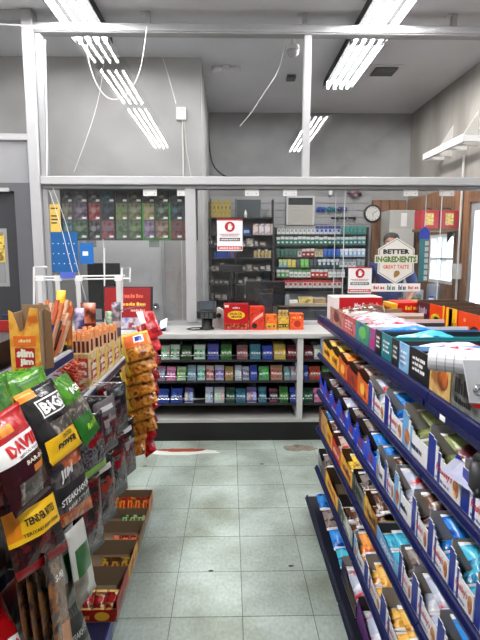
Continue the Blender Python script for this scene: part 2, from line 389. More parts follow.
MB().box(-2.5, -1.93, 4.424, 4.43, 1.25, 1.75).build('glazing_frame', M((150,150,150), .4), d1)
MB().box(-2.47, -1.96, 4.419, 4.424, 1.28, 1.72).build('pane', M((140,142,146), .2), d1)
MB().box(-2.3, -1.95, 4.412, 4.418, 1.46, 1.7).build('notice', PR([(214,178,60),(226,196,90),(120,96,40)], 30), d1)
MB().box(-2.12, -1.87, 4.36, 4.40, 2.055, 2.085).build('door_closer', M((180,180,182), .4), d1)
MB().tube([(-1.9, 4.40, 1.0), (-1.9, 4.37, 1.0), (-1.99, 4.37, 1.0)], .011).build('handle', M((30,40,90), .4), d1)
# door set in the white block
d2 = struct('door_2', MB().box(-1.56, -1.5, 5.375, 5.4, 0, 2.06).box(-.722, -.70, 5.375, 5.4, 0, 2.06).box(-1.56, -.70, 5.375, 5.4, 2.0, 2.06), M((176,176,178), .5), 'white flush door set in the inner wall')
MB().box(-1.497, -.726, 5.385, 5.4, .01, 1.998).build('door_leaf', M((204,204,206), .5), d2)
c = W(156, 306, Y=5.37); MB().lathe([(.012,.03),(.012,0),(.03,-.01),(.035,-.03),(.02,-.045)], (c.x, 5.385, c.z), 12, axis='y').build('knob', SILVER, d2, smooth=True)
for x in (-.52, -.41): MB().box(x, x+.012, 5.39, 5.4, 0, 2.2).build('cover_strip', M((190,190,192), .5), inner)
# surface box and conduit on the inner wall
c = W(181, 114, Y=5.37)
j = thing('junction_box', 'small white electrical box high on the inner wall', 'electrical box', (c.x, 5.4, c.z-.06))
MB().box(-.05, .05, -.05, 0, 0, .125).build('cover', WHITE_PAINT, j, bevel=.006)
MB().tube([(.01, -.015, 0), (.012, -.015, -.4), (.012, -.015, -.72)], .009).build('conduit', CREAMW, j)
MB().tube([(.03, -.01, 0), (.05, -.01, -.3), (.12, -.01, -.72)], .004).build('cable', CREAMW, j)
def cable(name, pts, r, label, mat=WHITE):
    # smooth the polyline a little
    P = [Vector(p) for p in pts]
    for _ in range(2):
        Q = [P[0]]
        for a, b in zip(P, P[1:]): Q += [a*.75+b*.25, a*.25+b*.75]
        P = Q+[P[-1]]
    return tag(MB().tube(P, r, 5).build(name, mat, smooth=True), label, 'cable')
G = 4.39
cable('hanging_cable', [W(x, y, Y=G-.02) for x, y in ((88,36),(87,52),(92,75),(103,96),(116,101),(130,92),(140,72),(144,50),(147,26))], .003, 'white cable sagging in a loop below the left tubes')
cable('hanging_cable', [W(x, y, Y=5.2) for x, y in ((105,52),(102,80),(96,110),(86,140),(74,172))], .0025, 'thin cable dropping beside the lit tubes to the middle rail')
cable('hanging_cable', [W(x, y, Y=5.3) for x, y in ((158,42),(168,75),(176,104))], .0025, 'straight thin cable running down to the white wall box')
cable('hanging_cable', [W(x, y, Y=5.0) for x, y in ((287,38),(282,58),(277,74),(266,90),(252,112),(240,126))], .0025, 'pale cable hanging diagonally behind the glass near the dome camera')
cable('hanging_cable', [W(x, y, Y=4.40) for x, y in ((45,40),(46,80),(47,120),(47,176))], .004, 'white cable running down the left post of the partition')
cable('hanging_cable', [W(x, y, Y=4.33) for x, y in ((0,24),(14,25),(26,26),(34,26))], .005, 'pale cable strung across the top left bay')
cable('hanging_cable', [W(x, y, Y=4.40) for x, y in ((49,190),(56,210),(62,230),(70,262),(80,300))], .0028, 'white cord hanging slantwise in front of the yellow notice')
cable('hanging_cable', [W(x, y, Y=4.40) for x, y in ((53,188),(66,222),(76,262),(86,300))], .0028, 'second white cord hanging over the blue poster')
cable('hanging_cable', [W(x, y, Y=7.3) for x, y in ((208,120),(209,145),(212,165),(222,175),(230,178))], .012, 'dark cable bundle on the back wall above the rail', DARK)
# --- ceiling lights
def fixture(x, y, label):
    t = thing('fluorescent_light', label, 'ceiling light', (x, y, ZC), group='fluorescent ceiling lights')
    MB().box(-.15, .15, -.61, .61, -.02, 0).box(-.15, .15, -.618, -.61, -.10, 0).box(-.15, .15, .61, .618, -.10, 0).build('housing', M((34,34,35), .8, spec=.05), t)  # near-black colour stands in for toned-down glare between the tubes
    for s in (-1, 1): MB().extrude([(s*.15, -.618, -.045), (s*.165, -.618, -.098), (s*.17, -.618, -.098), (s*.155, -.618, 0), (s*.15, -.618, 0)], (0, 1.236, 0)).build('side_skirt', M((70,70,72), .7, spec=.1), t)  # dark skirts, shaped to keep tube light off the upper walls
    for k in range(4):
        xx = -.1125+.075*k
        MB().tube([(xx, -.585, -.092), (xx, .585, -.092)], .0105, 8).build('tube', TUBE, t, smooth=True)
        h = MB()
        for yy in (-.604, .604): h.box(xx-.012, xx+.012, yy-.012, yy+.012, -.108, -.02)
        h.build('tube_holder', WHITE, t)
    return t
FX = [(-1.22, 4.21, 'four-tube light crossing above the partition rail, left row'), (-1.22, 2.83, 'left row ceiling light just before the partition'), (-1.22, 1.44, 'left row ceiling light above the near aisle'), (-1.22, .17, 'left row ceiling light over the camera side'),
      (1.24, 4.15, 'four-tube light crossing above the partition rail, right row'), (1.24, 5.41, 'right row ceiling light behind the partition glass'), (1.24, 1.11, 'right row ceiling light above the snack racks'), (1.24, -.14, 'right row ceiling light over the camera side'),
      ]
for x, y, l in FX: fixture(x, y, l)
# --- small ceiling things
c = W(384, 70, Z=ZC)
v = thing('ceiling_vent', 'square dark ceiling vent with white rim right of the lights', 'vent', (c.x, c.y, ZC))
MB().box(-.17, .17, -.17, .17, -.012, 0).build('rim', WHITE_PAINT, v)
MB().box(-.12, .12, -.12, .12, -.02, -.012).build('opening', M((50,50,52), .7), v)
for k in range(5): MB().box(-.12, .12, -.1+.05*k-.008, -.1+.05*k+.008, -.03, -.02).build('louver', M((90,90,92), .5), v)
c = W(293, 48, Y=4.75)
v = thing('dome_camera', 'white dome security camera hanging behind the top rail', 'camera', (c.x, 4.75, ZC))
MB().lathe([(.05, 0), (.05, -.03), (.02, -.035), (.02, -.12), (.055, -.13), (.06, -.17)], n=16).build('mount', WHITE_PAINT, v, smooth=True)
MB().lathe([(.055, -.17), (.05, -.2), (.03, -.225), (.005, -.232)], n=16).build('dome', M((150,150,156), .1), v, smooth=True)
c = W(291, 78, Z=ZC-.02)
tag(MB().box(-.05, .05, -.06, .06, -.04, 0).box(-.03, .03, -.07, -.06, -.03, -.01, 1).build('ceiling_sensor', [M((70,70,74), .5), BLACK], loc=(c.x, c.y, ZC), bevel=.004), 'small dark sensor box on the ceiling below the dome camera', 'sensor')
c = W(226, 71, Z=ZC-.05)
v = thing('emergency_lamp', 'white twin-head emergency lamp on the ceiling right of the inner wall', 'lamp', (c.x, c.y, ZC))
MB().box(-.04, .04, -.04, .04, -.05, 0).build('base', WHITE_PAINT, v, bevel=.005)
for s in (-1, 1): MB().tube([(s*.03, 0, -.03), (s*.09, -.03, -.05), (s*.14, -.06, -.06)], [.015, .03, .036], 10).build('lamp_head', WHITE_PAINT, v, smooth=True)
# white shelf frame high on the side wall
v = thing('wall_bracket_frame', 'white angular shelf frame high on the side wall behind glass', 'shelf frame', (2.35, 5.2, 2.66))
MB().box(0, .03, 0, 1.05, 0, .07).build('front_beam', WHITE, v)
for y in (0, .42, 1.02): MB().box(.03, .249, y, y+.03, 0, .06).build('cross_bar', WHITE, v)
MB().extrude([(.03, .2, .0), (.249, .2, .0), (.249, .2, .35)], (0, .02, 0)).build('brace', CREAMW, v)
MB().extrude([(.03, .8, .0), (.249, .8, .0), (.249, .8, .35)], (0, .02, 0)).build('brace', CREAMW, v)
# worn patches on the floor
def blot(name, cx, cy, rx, ry, z, mat, label, seed):
    rnd = random.Random(seed); mb = MB(); n = 22
    top = [(cx+math.cos(2*math.pi*k/n)*rx*rnd.uniform(.75, 1.08), cy+math.sin(2*math.pi*k/n)*ry*rnd.uniform(.6, 1.1), z) for k in range(n)]
    mb.extrude(top, (0, 0, .0012)); return tag(mb.build(name, mat), label, 'stain')
c = W(187, 452, Z=0); blot('worn_patch', c.x-.02, c.y, .3, .062, .0002, M((214,216,210), .7), 'white worn floor patch in front of the counter', 3)
c = W(180, 450, Z=0); blot('rust_stain', c.x+.01, c.y-.004, .2, .036, .0016, M((150,66,44), .7), 'rust-red stain on the white worn floor patch', 5)
c = W(299, 448, Z=0); blot('brown_stain', c.x, c.y, .15, .075, .0002, PR([(122,112,98),(140,132,118),(112,100,86)], 12, .7), 'brown stain on the floor below the counter corner', 8)
for px, py, l in ((262, 464, 'dark speck on the floor in mid aisle'), (145, 466, 'black scrap on the floor below the hanging gold bags'), (291, 566, 'dark scrap on the near floor tiles'), (211, 571, 'small dark dot on the near floor tiles')):
    c = W(px, py, Z=0); blot('floor_scrap', c.x, c.y, .014, .008, .0002, DARK, l, px)
# ------------------------------------------------------------------ counter with gum display
CY = 3.97; CT = .90
cnt = thing('service_counter', 'white counter with open display shelves under the glass partition', 'counter', (0, CY, 0))
CX0, CX1 = -1.55, 2.3
MB().box(CX0, CX1, -.02, .78, .858, .9).build('worktop', M((186,185,183), .4), cnt, bevel=.006)
MB().box(CX0, CX1, .005, .42, 0, .155).build('kick_board', M((13,13,15), .4), cnt)
MB().box(CX0, CX1, .0, .42, .155, .185).build('deck', M((176,176,174), .45), cnt, bevel=.004)
BACKM = noise_mat('pegboard', (30,30,32), (46,46,48), 60, .6)
MB().box(CX0, CX1, .40, .43, .185, .858).build('back_panel', BACKM, cnt)
MB().box(CX0, CX1, .43, .78, 0, .858).build('rear_body', M((150,150,150), .5), cnt)
POSTX = W(300, 370, Y=CY).x
for x in (POSTX-.022, CX0, CX1-.045): MB().box(x, x+.045, -.008, .40, .185, .858).build('divider', M((196,196,196), .45), cnt)
SHELF_Z = (.675, .500, .310)
for a, b in ((CX0+.045, POSTX-.022), (POSTX+.023, CX1-.045)):
    for z in SHELF_Z:
        s_ = MB().box(a, b, .03, .40, z-.012, z).build('shelf', M((40,40,44), .5), cnt)
        MB().box(a, b, .022, .03, z-.014, z+.002).build('price_strip', M((40,41,45), .4), s_)
        MB().tube([(a, .026, z+.04), (b, .026, z+.04)], .002, 5).build('wire', SILVER, s_)
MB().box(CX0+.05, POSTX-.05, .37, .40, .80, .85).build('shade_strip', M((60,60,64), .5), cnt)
TONE = 1.2
GUM = {
 'gw': ((150,172,150),(206,214,206),'grey-green'), 'wg': ((86,150,110),(214,222,214),'white and green'), 'gd': ((70,132,70),(60,86,70),'green'),
 'bp': ((64,70,168),(96,104,186),'blue-purple'), 'g': ((88,168,72),(70,120,70),'bright green'), 'pk': ((178,96,110),(140,120,110),'dusty pink'),
 'bt': ((48,120,176),(86,150,170),'teal blue'), 'b': ((42,74,180),(60,96,190),'blue'), 'y': ((222,202,70),(206,190,110),'yellow'), 'r': ((170,40,52),(90,50,58),'dark red'),
 'lb': ((136,168,206),(190,140,170),'light blue'), 'p': ((206,106,150),(220,160,186),'pink'), 'gl': ((110,186,90),(196,210,190),'light green'),
 't': ((110,170,176),(150,170,176),'pale teal'), 'tw': ((90,170,176),(200,214,214),'teal and white'), 'rw': ((196,70,80),(206,196,190),'red and white'),
 'gb': ((120,130,180),(190,194,206),'grey-blue'), 'o': ((206,150,90),(170,160,100),'tan orange'), 'w': ((206,210,216),(180,186,200),'white'), 'gn': ((60,170,80),(110,180,120),'vivid green'),
 'tr': ((176,80,70),(190,160,130),'tan and red'), 'wp': ((214,214,226),(110,96,160),'white and purple'), 'lv': ((170,176,216),(200,204,226),'lavender'), 'dg': ((40,120,90),(50,80,70),'dark green'),
 'tl': ((40,150,170),(60,120,140),'turquoise'), 'bk': ((60,50,62),(150,80,110),'black and pink'), 'ro': ((206,60,44),(180,90,60),'red and orange')}
ROWS = [
 ('top', 0, [(161,170,'gw'),(170.5,180,'wg'),(181.5,192,'gd'),(194,205.5,'wg'),(207.5,219,'bp'),(221,232,'g'),(237,248,'pk'),(250,261,'bt'),(262.5,273,'b'),(274,286,'y'),(287.5,297,'r')]),
 ('middle', 1, [(157,165,'lb'),(166,175.5,'p'),(176.5,186,'gl'),(187,196,'t'),(197,205,'tw'),(206,214,'rw'),(215,224,'gb'),(225,233.5,'o'),(235,242,'w'),(242.7,249.5,'gb'),(250.5,257.5,'b'),(259,269.5,'gn'),(271,283,'tr'),(284.5,290.3,'t'),(291,297,'lb')]),
 ('lowest', 2, [(157,168,'b'),(170,182,'b'),(184,193,'wp'),(205,213,'lv'),(214,224.5,'w'),(226,235,'dg'),(236,246,'tl'),(247,257,'wp'),(259,267,'bt'),(270,278.5,'bk'),(280,289,'g'),(291,297,'b')]),
]
ROWS_R = [('top', 0, [(304.5,313,'r'),(314,322,'w')]), ('middle', 1, [(304,309,'b'),(310,321.5,'ro'),(323,331,'g')]), ('lowest', 2, [(304.5,314,'dg'),(315,324,'p')])]
def gum_row(rows, bay, bayname):
    for rname, ri, items in rows:
        z = SHELF_Z[ri]; yb = CY+.045
        for k, (a, b, code) in enumerate(items):
            c1, c2, cn = GUM[code]; c1, c2 = [tuple(int(.95*(v*.86+sum(c_)/3*.14)) for v in c_) for c_ in (c1, c2)]
            rnd = random.Random(int(a*10)+ri*77)
            x0, x1 = W(a, 360, Y=yb).x, W(b, 360, Y=yb).x; x1 -= .003; wd = x1-x0
            h = .115*rnd.uniform(.9, 1.06)
            where = '%s counter shelf, %s' % (rname, bayname)
            tr = thing('gum_tray', '%s gum tray, %s from the left, %s' % (cn, ordw(k), where), 'gum tray', (x0, yb, z+.0006), group='gum trays in the counter display')
            m = MB().box(0, wd, 0, .22, 0, .004, 0).box(0, wd, 0, .003, .004, .020, 1).box(0, .002, .003, .22, .004, h*.62).box(wd-.002, wd, .003, .22, .004, h*.62).box(0, wd, .05, .22, .045, h, 1, {'top': 0})
            m.build('tray', [M(c1, .35), M(c2, .35)], tr)
            n = 4 if wd > .085 else (3 if wd > .05 else 2)
            pw = (wd-.006)/n
            for q in range(n):
                j = rnd.uniform(.92, 1.05)
                cc = tuple(min(255, int(v*rnd.uniform(.85, 1.2))) for v in (c1 if q % 2 == 0 else tuple((u+v)//2 for u, v in zip(c1, c2))))
                pk = MB().box(.0008, pw-.0008, .006, .046, .0042, .08*j, 0, {'front': 0}).box(.001, pw-.001, .0052, .006, .048*j, .064*j, 1).build('gum_pack', [M(cc, .3), PR([c2, (235,235,235), c1], 90)], loc=(x0+.003+q*pw, yb, z+.0006))
                tag(pk, '%s gum pack, %s in the %s tray, %s' % (cn, ordw(q), ordw(k), where), 'gum pack', 'gum packs in the counter display')
gum_row(ROWS, 0, 'left bay'); gum_row(ROWS_R, 1, 'right bay')

# ------------------------------------------------------------------ on the counter
def carton(name, label, x0, x1, y0, dp, z, h, mats, faces=None, group=None, cat='box'):
    t = thing(name, label, cat, ((x0+x1)/2, y0, z), group=group); w = x1-x0
    MB().box(-w/2, w/2, 0, dp, 0, h, 0, faces).build('carton_body', mats, t, bevel=.002); return t, w
Yf = 4.15
x0, x1 = W(224, 320, Y=Yf).x, W(248.5, 320, Y=Yf).x
t, w = carton('snack_box', 'red snack display box with yellow oval logo on the counter', x0, x1, Yf, .13, CT, .218, [M((190,24,34), .35), M((150,16,26), .4)], {'top': 1})
mb = MB(); mb.extrude([(math.cos(a)*w*.36, -.0015, .125+math.sin(a)*.036) for a in [2*math.pi*k/20 for k in range(20)]], (0, .0013, 0)); mb.build('yellow_oval', M((238,196,60), .4), t)
letter('SNACK', (-.055, -.0016, .124), (.11, 0, 0), (0, 0, .022), M((60,16,14)), t); scrib((-.045, -.0016, .104), (.09, 0, 0), (0, 0, .014), M((60,16,14)), t, 6)
scrib((-.03, -.001, .18), (.06, 0, 0), (0, 0, .014), WHITE, t, 6, 2)
MB().box(-w*.46, w*.46, -.0012, 0, .012, .055).build('lower_panel', PR([(120,16,22),(170,30,36),(210,160,90)], 40), t)
MB().box(-w*.48, -w*.3, -.0012, 0, .19, .21).build('corner_badge', M((240,220,200)), t)
x0, x1 = W(249.5, 320, Y=Yf).x, W(264.5, 320, Y=Yf).x
t, w = carton('snack_pouch_box', 'red-orange pouch pack leaning beside the red snack box', x0, x1, Yf, .11, CT, .195, [PR([(206,48,34),(222,80,48),(190,36,30)], 16)])
mb = MB(); mb.extrude([(-.02+math.cos(a)*.022, -.0015, .035+math.sin(a)*.022) for a in [2*math.pi*k/16 for k in range(16)]], (0, .0013, 0)); mb.build('dark_badge', M((60,20,20)), t)
mb = MB(); mb.extrude([(-.045, -.0015, .06), (.05, -.0015, .12), (.05, -.0015, .15), (-.02, -.0015, .1)], (0, .0013, 0)); mb.build('swirl', M((240,190,180)), t)
for a, b, h, nm, c1, lab in ((265.5, 277, .125, 'ORANGE', (226,110,40), 'orange candy box with brown badge on the counter'), (278, 289, .11, 'YELLOW', (206,170,70), 'open carton of small candy bars beside the orange boxes'), (290, 303.5, .135, 'END', (226,92,36), 'bright orange box, last in the counter line')):
    x0, x1 = W(a, 325, Y=Yf).x, W(b, 325, Y=Yf).x
    t, w = carton('candy_box', lab, x0, x1, Yf, .1, CT, h, [PR([c1, tuple(min(255, v+26) for v in c1), tuple(int(v*.8) for v in c1)], 22)])
    if nm == 'YELLOW':
        MB().box(-w*.46, w*.46, -.0015, 0, .02, .05).build('label_band', M((30,26,22)), t); scrib((-w*.4, -.002, .028), (w*.8, 0, 0), (0, 0, .015), M((240,200,70)), t, 4)
    elif nm == 'ORANGE':
        MB().box(-w*.4, w*.4, -.0015, 0, .012, .055).build('label_band', M((226,186,70)), t); scrib((-w*.3, -.002, .02), (w*.6, 0, 0), (0, 0, .022), M((70,30,20)), t, 4)
    else:
        mb = MB(); mb.extrude([(.005+math.cos(a)*.03, -.0015, .05+math.sin(a)*.03) for a in [2*math.pi*k/16 for k in range(16)]], (0, .0013, 0)); mb.build('badge', M((190,60,24)), t)
        scrib((-.035, -.002, .095), (.07, 0, 0), (0, 0, .02), M((246,206,120)), t, 4)
# bars standing in the open carton
x0, x1 = W(278.5, 325, Y=Yf).x, W(288.5, 325, Y=Yf).x
for k in range(3):
    tag(MB().box(0, .024, 0, .05, 0, .05).build('candy_bar', PR([(60,40,30),(206,170,70),(200,200,196)], 60), loc=(x0+.002+.029*k, Yf+.03, CT+.1105)), '%s small bar standing on the open candy carton' % ordw(k), 'candy bar', 'bars in the open counter carton')
# card terminal on a stand
c = W(207, 331, Y=4.18)
t = thing('card_terminal', 'black card payment terminal on a stand at the counter', 'card terminal', (c.x, 4.2, CT)); t.scale = (1.2, 1.15, 1.12)
MB().lathe([(.05, 0), (.05, .01), (.038, .02), (.038, .09)], n=16).build('stand', BLACK, t, smooth=True)
b = MB(); b.extrude([(-.068, -.06, .085), (-.068, .05, .10), (-.068, .06, .20), (-.068, -.02, .215), (-.068, -.065, .14)], (.136, 0, 0)); b.build('body', BLACK, t, bevel=.008)
MB().obox((0, -.047, .186), (.048, 0, 0), (0, .018, .03), (0, -.0015, .0009)).build('screen', M((84,90,98), .08), t)
kp = MB()
for i in range(3):
    for k in range(3): kp.obox((-.03+.03*i, -.068+.002*k, .125-.014*k), (.011, 0, 0), (0, -.001, .005), (0, -.002, 0))
kp.build('keypad', M((110,112,116), .4), t)
MB().tube([(-.03, -.05, .006), (-.09, -.08, .006), (-.14, -.03, .006), (-.11, .03, .006), (-.02, .04, .008)], .004, 5).build('cord', BLACK, t, smooth=True)
# white round dispenser behind the terminal
c = W(219, 330, Y=4.33)
t = thing('tape_dispenser', 'white rounded dispenser standing beside the card terminal', 'dispenser', (c.x, 4.33, CT))
b = MB(); b.extrude([(-.05, 0, 0), (.05, 0, 0), (.05, 0, .1), (.035, 0, .15), (0, 0, .17), (-.035, 0, .15), (-.05, 0, .09)], (0, .06, 0)); b.build('body', M((214,212,208), .3), t, bevel=.006)
MB().lathe([(.022, 0), (.022, -.004), (.012, -.006)], (0, 0, .1), 14, axis='y').build('hub', DARK, t)
# red poster on a small easel, leaflets and dark screens at the left end of the counter
a, b_ = W(104, 318, Y=4.2), W(152, 287, Y=4.2)
t = thing('promo_poster', 'red promotional poster in a black-edged stand at the counter\'s left end', 'poster', (a.x, 4.2, CT))
wd, hh = b_.x-a.x, b_.z-CT
MB().obox((wd/2, .02, hh/2), (wd/2, 0, 0), (0, .03, hh/2), (0, .006, 0)).build('backing', BLACK, t)
def onp(u, v, l=.0): return Vector((u*wd, .02-.03+.06*v-.0068-l, v*hh))
MB().face([onp(.01, .28), onp(.95, .28), onp(.95, .98), onp(.01, .98)]).build('red_print', M((160,28,36), .35), t)
MB().face([onp(.01, .02), onp(.95, .02), onp(.95, .28), onp(.01, .28)]).build('lower_print', PR([(120,140,190),(206,200,210),(150,60,80)], 14), t)
scrib(onp(.35, .56, .0006), onp(.85, .56)-onp(.35, .56), onp(.35, .63)-onp(.35, .56), M((246,206,90)), t, 10)
scrib(onp(.4, .74, .0006), onp(.8, .74)-onp(.4, .74), onp(.4, .83)-onp(.4, .74), M((230,120,90)), t, 10)
scrib(onp(.55, .42, .0006), onp(.84, .42)-onp(.55, .42), onp(.55, .48)-onp(.55, .42), M((240,190,180)), t, 10)
c = W(158, 322, Y=4.12)
t = thing('leaflet_holder', 'tilted black and blue leaflet holder at the end of the counter', 'leaflet holder', (c.x, 4.12, CT))
MB().obox((-.02, 0, .045), (.075, 0, -.0), (0, .05, .03), (0, -.003, .005)).build('tray', M((30,36,110), .35), t)
MB().obox((.045, -.01, .058), (.03, 0, .012), (0, .045, .03), (0, -.002, .003)).build('leaflet', WHITE, t)
MB().box(-.09, .06, -.03, .05, 0, .02).build('foot', BLACK, t)
a, b_ = W(90, 300, Y=4.75), W(120.5, 263, Y=4.75)
t = thing('ticket_terminal', 'black flat screen standing behind the glass under the ticket board', 'screen', ((a.x+b_.x)/2, 4.7, CT))
wd = b_.x-a.x
MB().box(-wd/2, wd/2, 0, .03, .12, b_.z-CT).build('screen', BLACK, t, bevel=.004); MB().box(-.03, .03, .0, .03, .015, .12).build('neck', BLACK, t); MB().box(-.1, .1, -.04, .045, 0, .015).build('base', BLACK, t)
TONE = 1.0
# ------------------------------------------------------------------ posters and signs on the glass
GY = 4.4355
def poster(name, label, pa, pb, Y, mat, cat='poster', th=.0015):
    a, b = W(*pa, Y=Y), W(*pb, Y=Y)
    t = thing(name, label, cat, (a.x, Y, b.z)); w, h = b.x-a.x, a.z-b.z
    MB().box(0, w, -th, 0, 0, h).build('sheet', mat, t)
    def R(u0, u1, v0, v1, m, nm='printed_block'): return MB().box(u0*w, u1*w, -th-.0008, -th, v0*h, v1*h).build(nm, m, t)
    def Tx(s, u0, u1, v0, v1, m, **k): return letter(s, (u0*w, -th-.001, v0*h), ((u1-u0)*w, 0, 0), (0, 0, (v1-v0)*h), m, t, **k)
    def Sc(u0, u1, v0, v1, m, n=10, seed=0): return scrib((u0*w, -th-.001, v0*h), ((u1-u0)*w, 0, 0), (0, 0, (v1-v0)*h), m, t, n, seed)
    R.line = Sc
    return t, w, h, R, Tx
t, w, h, R, Tx = poster('notice', 'yellow notice taped to the glass beside the left post', (49.5, 204), (61, 232), GY, PR([(222,184,84),(230,196,100)], 12))
for k, v in enumerate((.82, .55, .42, .3)): R(.1, .75-.1*(k % 2), v, v+.05, DARK, 'text_line')
t, w, h, R, Tx = poster('poster', 'blue poster with white dots on the glass under the yellow notice', (49.5, 232), (79, 272), GY, M((24,92,156), .35))
for k in range(5):
    for q in range(3): R(.09+.19*k, .12+.19*k, .2+.25*q, .225+.25*q, WHITE, 'dot')
t, w, h, R, Tx = poster('poster', 'smaller blue poster edge beside the large blue one', (79.5, 243), (94, 264), GY, M((32,104,180), .35)); R(.2, .6, .4, .6, WHITE)
def hand_sign(name, label, pa, pb):
    t, w, h, R, Tx = poster(name, label, pa, pb, GY, M((232,230,232), .4), 'sign')
    R(0, 1, .95, 1, M((186,40,48)), 'red_band'); R(.02, .98, .04, .15, M((186,40,48)), 'red_band'); R(.1, .9, .31, .41, M((44,44,48)), 'black_band')
    R.line(.14, .86, .335, .385, WHITE, 14); R.line(.1, .9, .51, .54, M((150,70,74)), 14); R.line(.16, .84, .46, .49, M((150,70,74)), 14); R.line(.08, .92, .07, .12, WHITE, 14)
    c = (w/2, -.0024, h*.76); r = min(w, h)*.2
    m = MB(); m.extrude([(c[0]+math.cos(a)*r, c[1], c[2]+math.sin(a)*r) for a in [2*math.pi*k/24 for k in range(24)]], (0, .0008, 0)); m.build('red_disc', M((176,30,40)), t)
    m = MB(); y = -.0034
    m.box(c[0]-r*.34, c[0]+r*.34, y, y+.0006, c[2]-r*.55, c[2]+r*.05)
    for i, q in enumerate((.42, .6, .62, .45)): m.box(c[0]+r*(-.34+.175*i), c[0]+r*(-.34+.175*i+.14), y, y+.0006, c[2]+r*.05, c[2]+r*q)
    m.extrude([(c[0]+r*.34, y, c[2]-r*.3), (c[0]+r*.6, y, c[2]+r*.08), (c[0]+r*.5, y, c[2]+r*.16), (c[0]+r*.34, y, c[2]-r*.05)], (0, .0006, 0)); m.build('palm_symbol', WHITE, t)
hand_sign('age_sign', 'white sign with red palm disc on the glass left of the register', (217, 219), (242.5, 251))
hand_sign('age_sign', 'smaller white palm sign on the glass below the clock', (348.5, 267), (371, 293))
# strip of logos and hexagon badge
t, w, h, R, Tx = poster('logo_strip', 'white strip of small logos under the hexagonal sign', (371.5, 283.5), (420, 291.5), GY, M((232,230,230), .4), 'sign')
R.line(.04, .26, .3, .7, M((196,60,40)), 5); R.line(.32, .48, .2, .8, M((90,110,90)), 5); R.line(.55, .7, .2, .8, M((40,46,50)), 5); R.line(.75, .96, .3, .7, M((206,80,60)), 5)
c = W(396, 261, Y=GY-.004)
t = thing('hexagon_sign', 'white hexagonal sign reading better ingredients great taste', 'sign', (c.x, GY-.003, c.z))
def hexa(rx, rz, y): return [(0, y, rz), (rx, y, rz*.52), (rx, y, -rz*.52), (0, y, -rz), (-rx, y, -rz*.52), (-rx, y, rz*.52)]
MB().extrude(hexa(.162, .205, -.0015), (0, .0015, 0)).build('board', M((222,218,212), .4), t)
MB().extrude(hexa(.152, .193, -.0022), (0, .0006, 0)).build('grey_outline', M((120,124,120), .4), t)
MB().extrude(hexa(.147, .187, -.0028), (0, .0006, 0)).build('board_face', M((224,220,214), .4), t)
MB().box(-.19, .19, -.0036, -.0028, -.018, .052).build('banner', M((222,220,206), .4), t)
letter('BETTER', (-.118, -.0037, .062), (.236, 0, 0), (0, 0, .042), M((40,40,42)), t, bold=.05)
letter('INGREDIENTS', (-.182, -.0041, -.012), (.364, 0, 0), (0, 0, .054), M((92,120,58)), t, bold=.05)
letter('GREAT TASTE', (-.118, -.0037, -.068), (.236, 0, 0), (0, 0, .034), M((214,104,66)), t, bold=.03)
m = MB(); m.extrude([(.0+.038*math.cos(a)*(.7+.3*math.cos(a)), -.0037, -.115+.03*math.sin(a)+.01*math.cos(a)) for a in [2*math.pi*k/14 for k in range(14)]], (0, .0006, 0)); m.build('nut_emblem', M((150,110,50)), t)
# sliding-track clips under the rail
for k, px in enumerate((150, 184, 252, 290, 411, 447)):
    a, b_ = W(px-7, 189.5, Y=4.425), W(px+7, 196, Y=4.425)
    t = thing('track_clip', 'white track clip under the middle rail, %s from the left' % ordw(k), 'clip', (a.x, 4.4355, b_.z), group='white clips along the sliding track')
    MB().box(0, b_.x-a.x, -.012, 0, 0, 2.085-b_.z).build('plate', WHITE, t, bevel=.002)
    for q in (.2, .8): MB().lathe([(.004, 0), (.003, -.002)], (q*(b_.x-a.x), -.012, .02), 8, axis='y').build('screw', DARK, t)
# ------------------------------------------------------------------ scratch-ticket board behind the glass
TY = 4.56
a, b_ = W(61, 187, Y=TY), W(197.5, 240.5, Y=TY)
tb = thing('ticket_board', 'clear scratch-ticket board hanging behind the left lower glass', 'ticket display', (a.x, TY, b_.z))
bw, bh = b_.x-a.x, 2.10-b_.z
MB().box(0, bw, .0, .012, 0, bh).build('backing', M((84,84,88), .4), tb)
cols = [61, 73, 88, 101, 115, 128, 142, 155, 169, 183, 197]
PAL = [[(70,72,78),(92,100,112),(64,66,72),(60,84,100),(70,60,60),(58,58,60),(64,50,48),(70,72,66),(66,74,64),(70,56,52)],
       [(126,116,120),(110,84,120),(186,52,58),(64,66,72),(140,144,84),(126,130,80),(176,166,90),(60,92,60),(64,62,68),(40,112,140)],
       [(60,140,160),(66,128,84),(74,76,80),(178,80,90),(110,146,110),(96,130,100),(140,116,164),(150,110,90),(164,84,70),(198,72,66)]]
SEC = [(200,204,206),(220,220,214),(40,42,46),(220,190,190),(60,96,150),(190,200,120),(230,230,230),(70,150,80),(206,206,210),(70,160,190)]
rows = [(188, 202.5), (203.5, 220), (221, 238.5)]
NUMC = [0]
